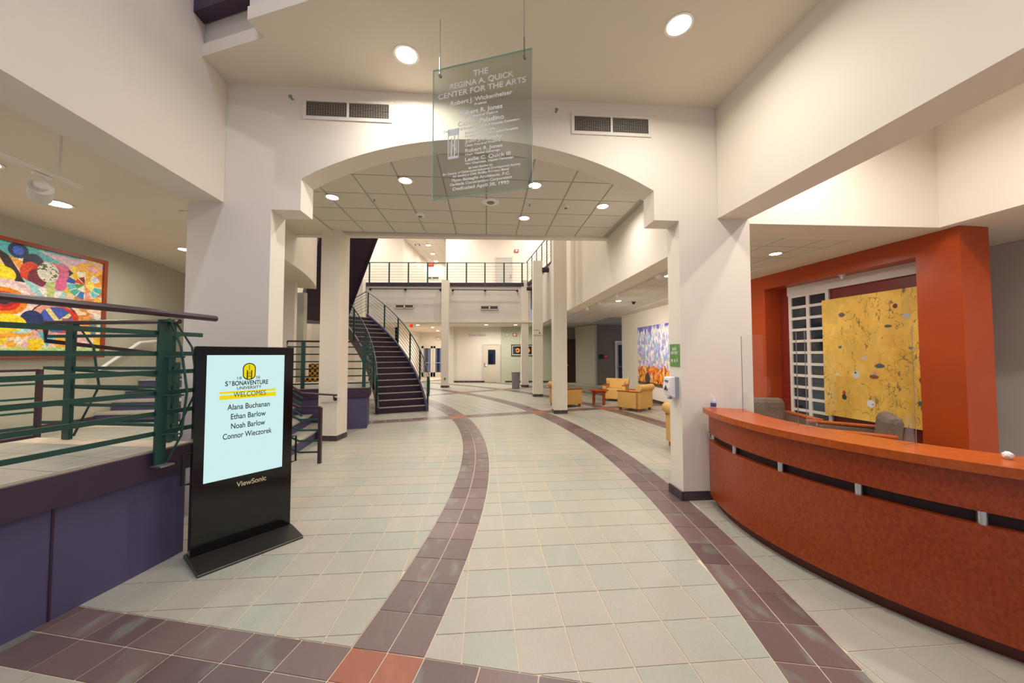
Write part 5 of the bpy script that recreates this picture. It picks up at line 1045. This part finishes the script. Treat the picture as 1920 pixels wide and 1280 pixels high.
# end railing across the terrace end
E0, E1 = Vector((*pol(RT - .12, aE - .12), TZ)), Vector((*pol(11.3, aE - .1), TZ))
tr2 = thing('terrace_end_railing', 'dark green railing turning across the end of the terrace behind the kiosk', 'railing', tuple(E1))
railing(tr2, [E0, E1], 1.02, [.14, .30, .46, .62, .90], (.06, .80), rail_m='rail_purple', bar_r=.011, rail_r=.02, post=(.07, .03))
hz = Vector((0, 0, 1)); a_ = E1 + hz * 1.02; b_ = E1 + hz * .86; dn = Vector((.62, 1.35, -.22))
MB().tube([a_, b_, b_ + dn, b_ + dn - hz * .14, b_ + dn * 1.3 - hz * .24], .018, 4, sq=(.03, .035)).build('sloping_handrail', 'rail_purple', tr2)
for k in range(4): c = E1 + hz * (.62 - .16 * k); MB().tube([c, c + dn * 1.25], .01, 4, sq=(.012, .026)).build('sloping_bar', 'rail_green', tr2)
q = E1 + dn * .62; MB().box((q.x, q.y, LZ2 + .5), (.06, .03, 1.0), 1.1).build('post', 'rail_green', tr2)
for f in (.06, .80):
    p = E0.lerp(E1, f); MB().tube([p + hz * 1.0 + Vector((.03, .02, 0)), p + Vector((.13, .06, .8)), p + Vector((.17, .08, .45)), p + Vector((.02, .03, .02))], .009, 6).build('bow_rod', 'rail_green', tr2)
# lower rail at the left edge of the picture
tr3 = thing('stair_railing', 'dark plum stair railing with a stepped end in front of the mosaic painting', 'railing', (-5.95, 4.48, LZ2)); q0 = Vector((-5.95, 4.48, LZ2)); q1 = Vector((-6.08, 4.14, LZ2)); q2 = Vector((-6.12, 3.3, LZ2 + .42))
MB().tube([q0, q0 + hz * .9], .02, 4, sq=(.045, .045)).build('post', 'rail_purple', tr3)
for k, h in enumerate((.89, .72, .54, .37, .19)): MB().tube([q0 + hz * h, q1 + hz * h, q2 + hz * h], .016 if k == 0 else .01, 4, sq=(.03, .03) if k == 0 else (.014, .026)).build('handrail' if k == 0 else 'bar', 'rail_purple' if k == 0 else 'rail_green', tr3)
# centre handrail of the steps, right of the kiosk
c0 = Vector((-2.92, 5.44, 0)); cdir = Vector((CEN[0] - c0.x, CEN[1] - c0.y, 0)).normalized()
tr4 = thing('step_railing', 'plum framed railing at the foot of the terrace steps right of the kiosk', 'railing', tuple(c0)); top = .84
MB().tube([c0, c0 + hz * top], .018, 4, sq=(.045, .045)).build('post', 'rail_purple', tr4)
k0 = c0 + cdir * .30; k1 = c0 + cdir * 1.50 + hz * LZ2
for i, h in enumerate((top, .66, .5, .34, .17)): MB().tube([c0 + hz * h, k0 + hz * h, k1 + hz * h], .01, 4, sq=(.04, .035) if i == 0 else (.014, .028)).build('handrail' if i == 0 else 'bar', 'rail_purple' if i == 0 else 'rail_green', tr4)
q = k1; MB().box((q.x, q.y, LZ2 + .42), (.06, .03, .84)).build('post', 'rail_green', tr4)
# platform railing, front and lobby side
f0, f1 = Vector((*pol(11.1, PA + .15), TZ)), Vector((*pol(RT - .02, PA + .15), TZ)); side = [Vector((*pol(RT - .02, PA + .15 + 9.8 * k / 8), TZ)) for k in range(1, 9)]
tr5 = thing('platform_railing', 'dark green railing with a plum handrail round the violet platform', 'railing', tuple(f0)); railing(tr5, [f0, f1] + side, 1.02, [.10, .26, .42, .58, .74, .90], (.08, .40, .62, .82, .99), rail_m='rail_purple', bar_r=.012, rail_r=.02, post=(.075, .03), drop=.1)
h0 = f0 + hz * 1.02; h1 = h0 - hz * .2; h2 = Vector((-4.55, 6.95, 1.35)); h3 = Vector((-4.55, 6.95, 1.17)); h4 = Vector((-3.95, 6.72, .92)); h5 = Vector((-3.3, 6.72, .88))
MB().tube([h0, h1, h2, h3, h4, h5], .02, 6).build('sloping_handrail', 'rail_purple', tr5)
for k in range(5): dz = hz * (.10 + .11 * k); MB().tube([f0 + hz * .86 - dz * .9, h3 - dz, h4 - dz], .011, 4, sq=(.014, .03)).build('sloping_bar', 'rail_green', tr5)
MB().box((-4.56, 6.97, .93), (.07, .03, .74), .4).build('post', 'rail_green', tr5)
MB().box((-3.46, 6.795, .79), (.40, .03, .09)).build('handrail_board', 'wall', colA); MB().tube([(-3.36, 6.78, .80), (-3.36, 6.72, .80), (-3.36, 6.72, .87)], .012, 6).build('handrail_bracket', 'rail_purple', colA); MB().tube([(-3.36, 6.785, .80), (-3.36, 6.77, .80)], .035, 12).build('bracket_rose', 'rail_purple', colA)

# ================================================================== LEFT BACKGROUND BEHIND THE COLUMN
struct(MB().wall((-8.2, 10.6), (-5.95, 10.1), 0, 3.42, .12).build('wall_olive', 'olive'), 'olive grey wall panel behind the terrace steps')
p = Y(553, 515, 8.9); track_lamp(p[0], p[1], 3.38, (-6.0, 10.2, 1.6), 'white track lamp under the soffit left of the column', 30, 1.25)
p = Y(537.5, 625, 10.0); o = MB().box((p[0], 10.15, p[2]), (.17, .04, .11)).build('wall_label', 'white'); tag(o, 'small white label on the olive wall behind the kiosk', 'sign')
# plaid bench
bx, by = -5.55, 9.95; t = thing('plaid_bench', 'yellow and black plaid seat seen through the platform railing', 'bench', (bx, by, LZ2))
PM = bpy.data.materials.new('plaid cloth'); PM.use_nodes = True; nt = PM.node_tree; ck = nt.nodes.new('ShaderNodeTexChecker'); ck.inputs['Scale'].default_value = 14; ck.inputs[1].default_value = (*lin('#d79a2a'), 1); ck.inputs[2].default_value = (*lin('#2a2018'), 1); tc_ = nt.nodes.new('ShaderNodeTexCoord'); nt.links.new(tc_.outputs['Object'], ck.inputs[0]); nt.links.new(ck.outputs[0], nt.nodes['Principled BSDF'].inputs['Base Color']); nt.nodes['Principled BSDF'].inputs['Roughness'].default_value = .8
MB().box((bx, by, LZ2 + .22), (.5, .4, .44)).build('seat', PM, t, bevel=.02); MB().box((bx, by + .22, LZ2 + .55), (.5, .1, .55)).build('backrest', PM, t, bevel=.02)
for s in (-1, 1): MB().box((bx + s * .22, by, LZ2 + .01), (.05, .36, .02)).build('skid', 'black_matt', t)
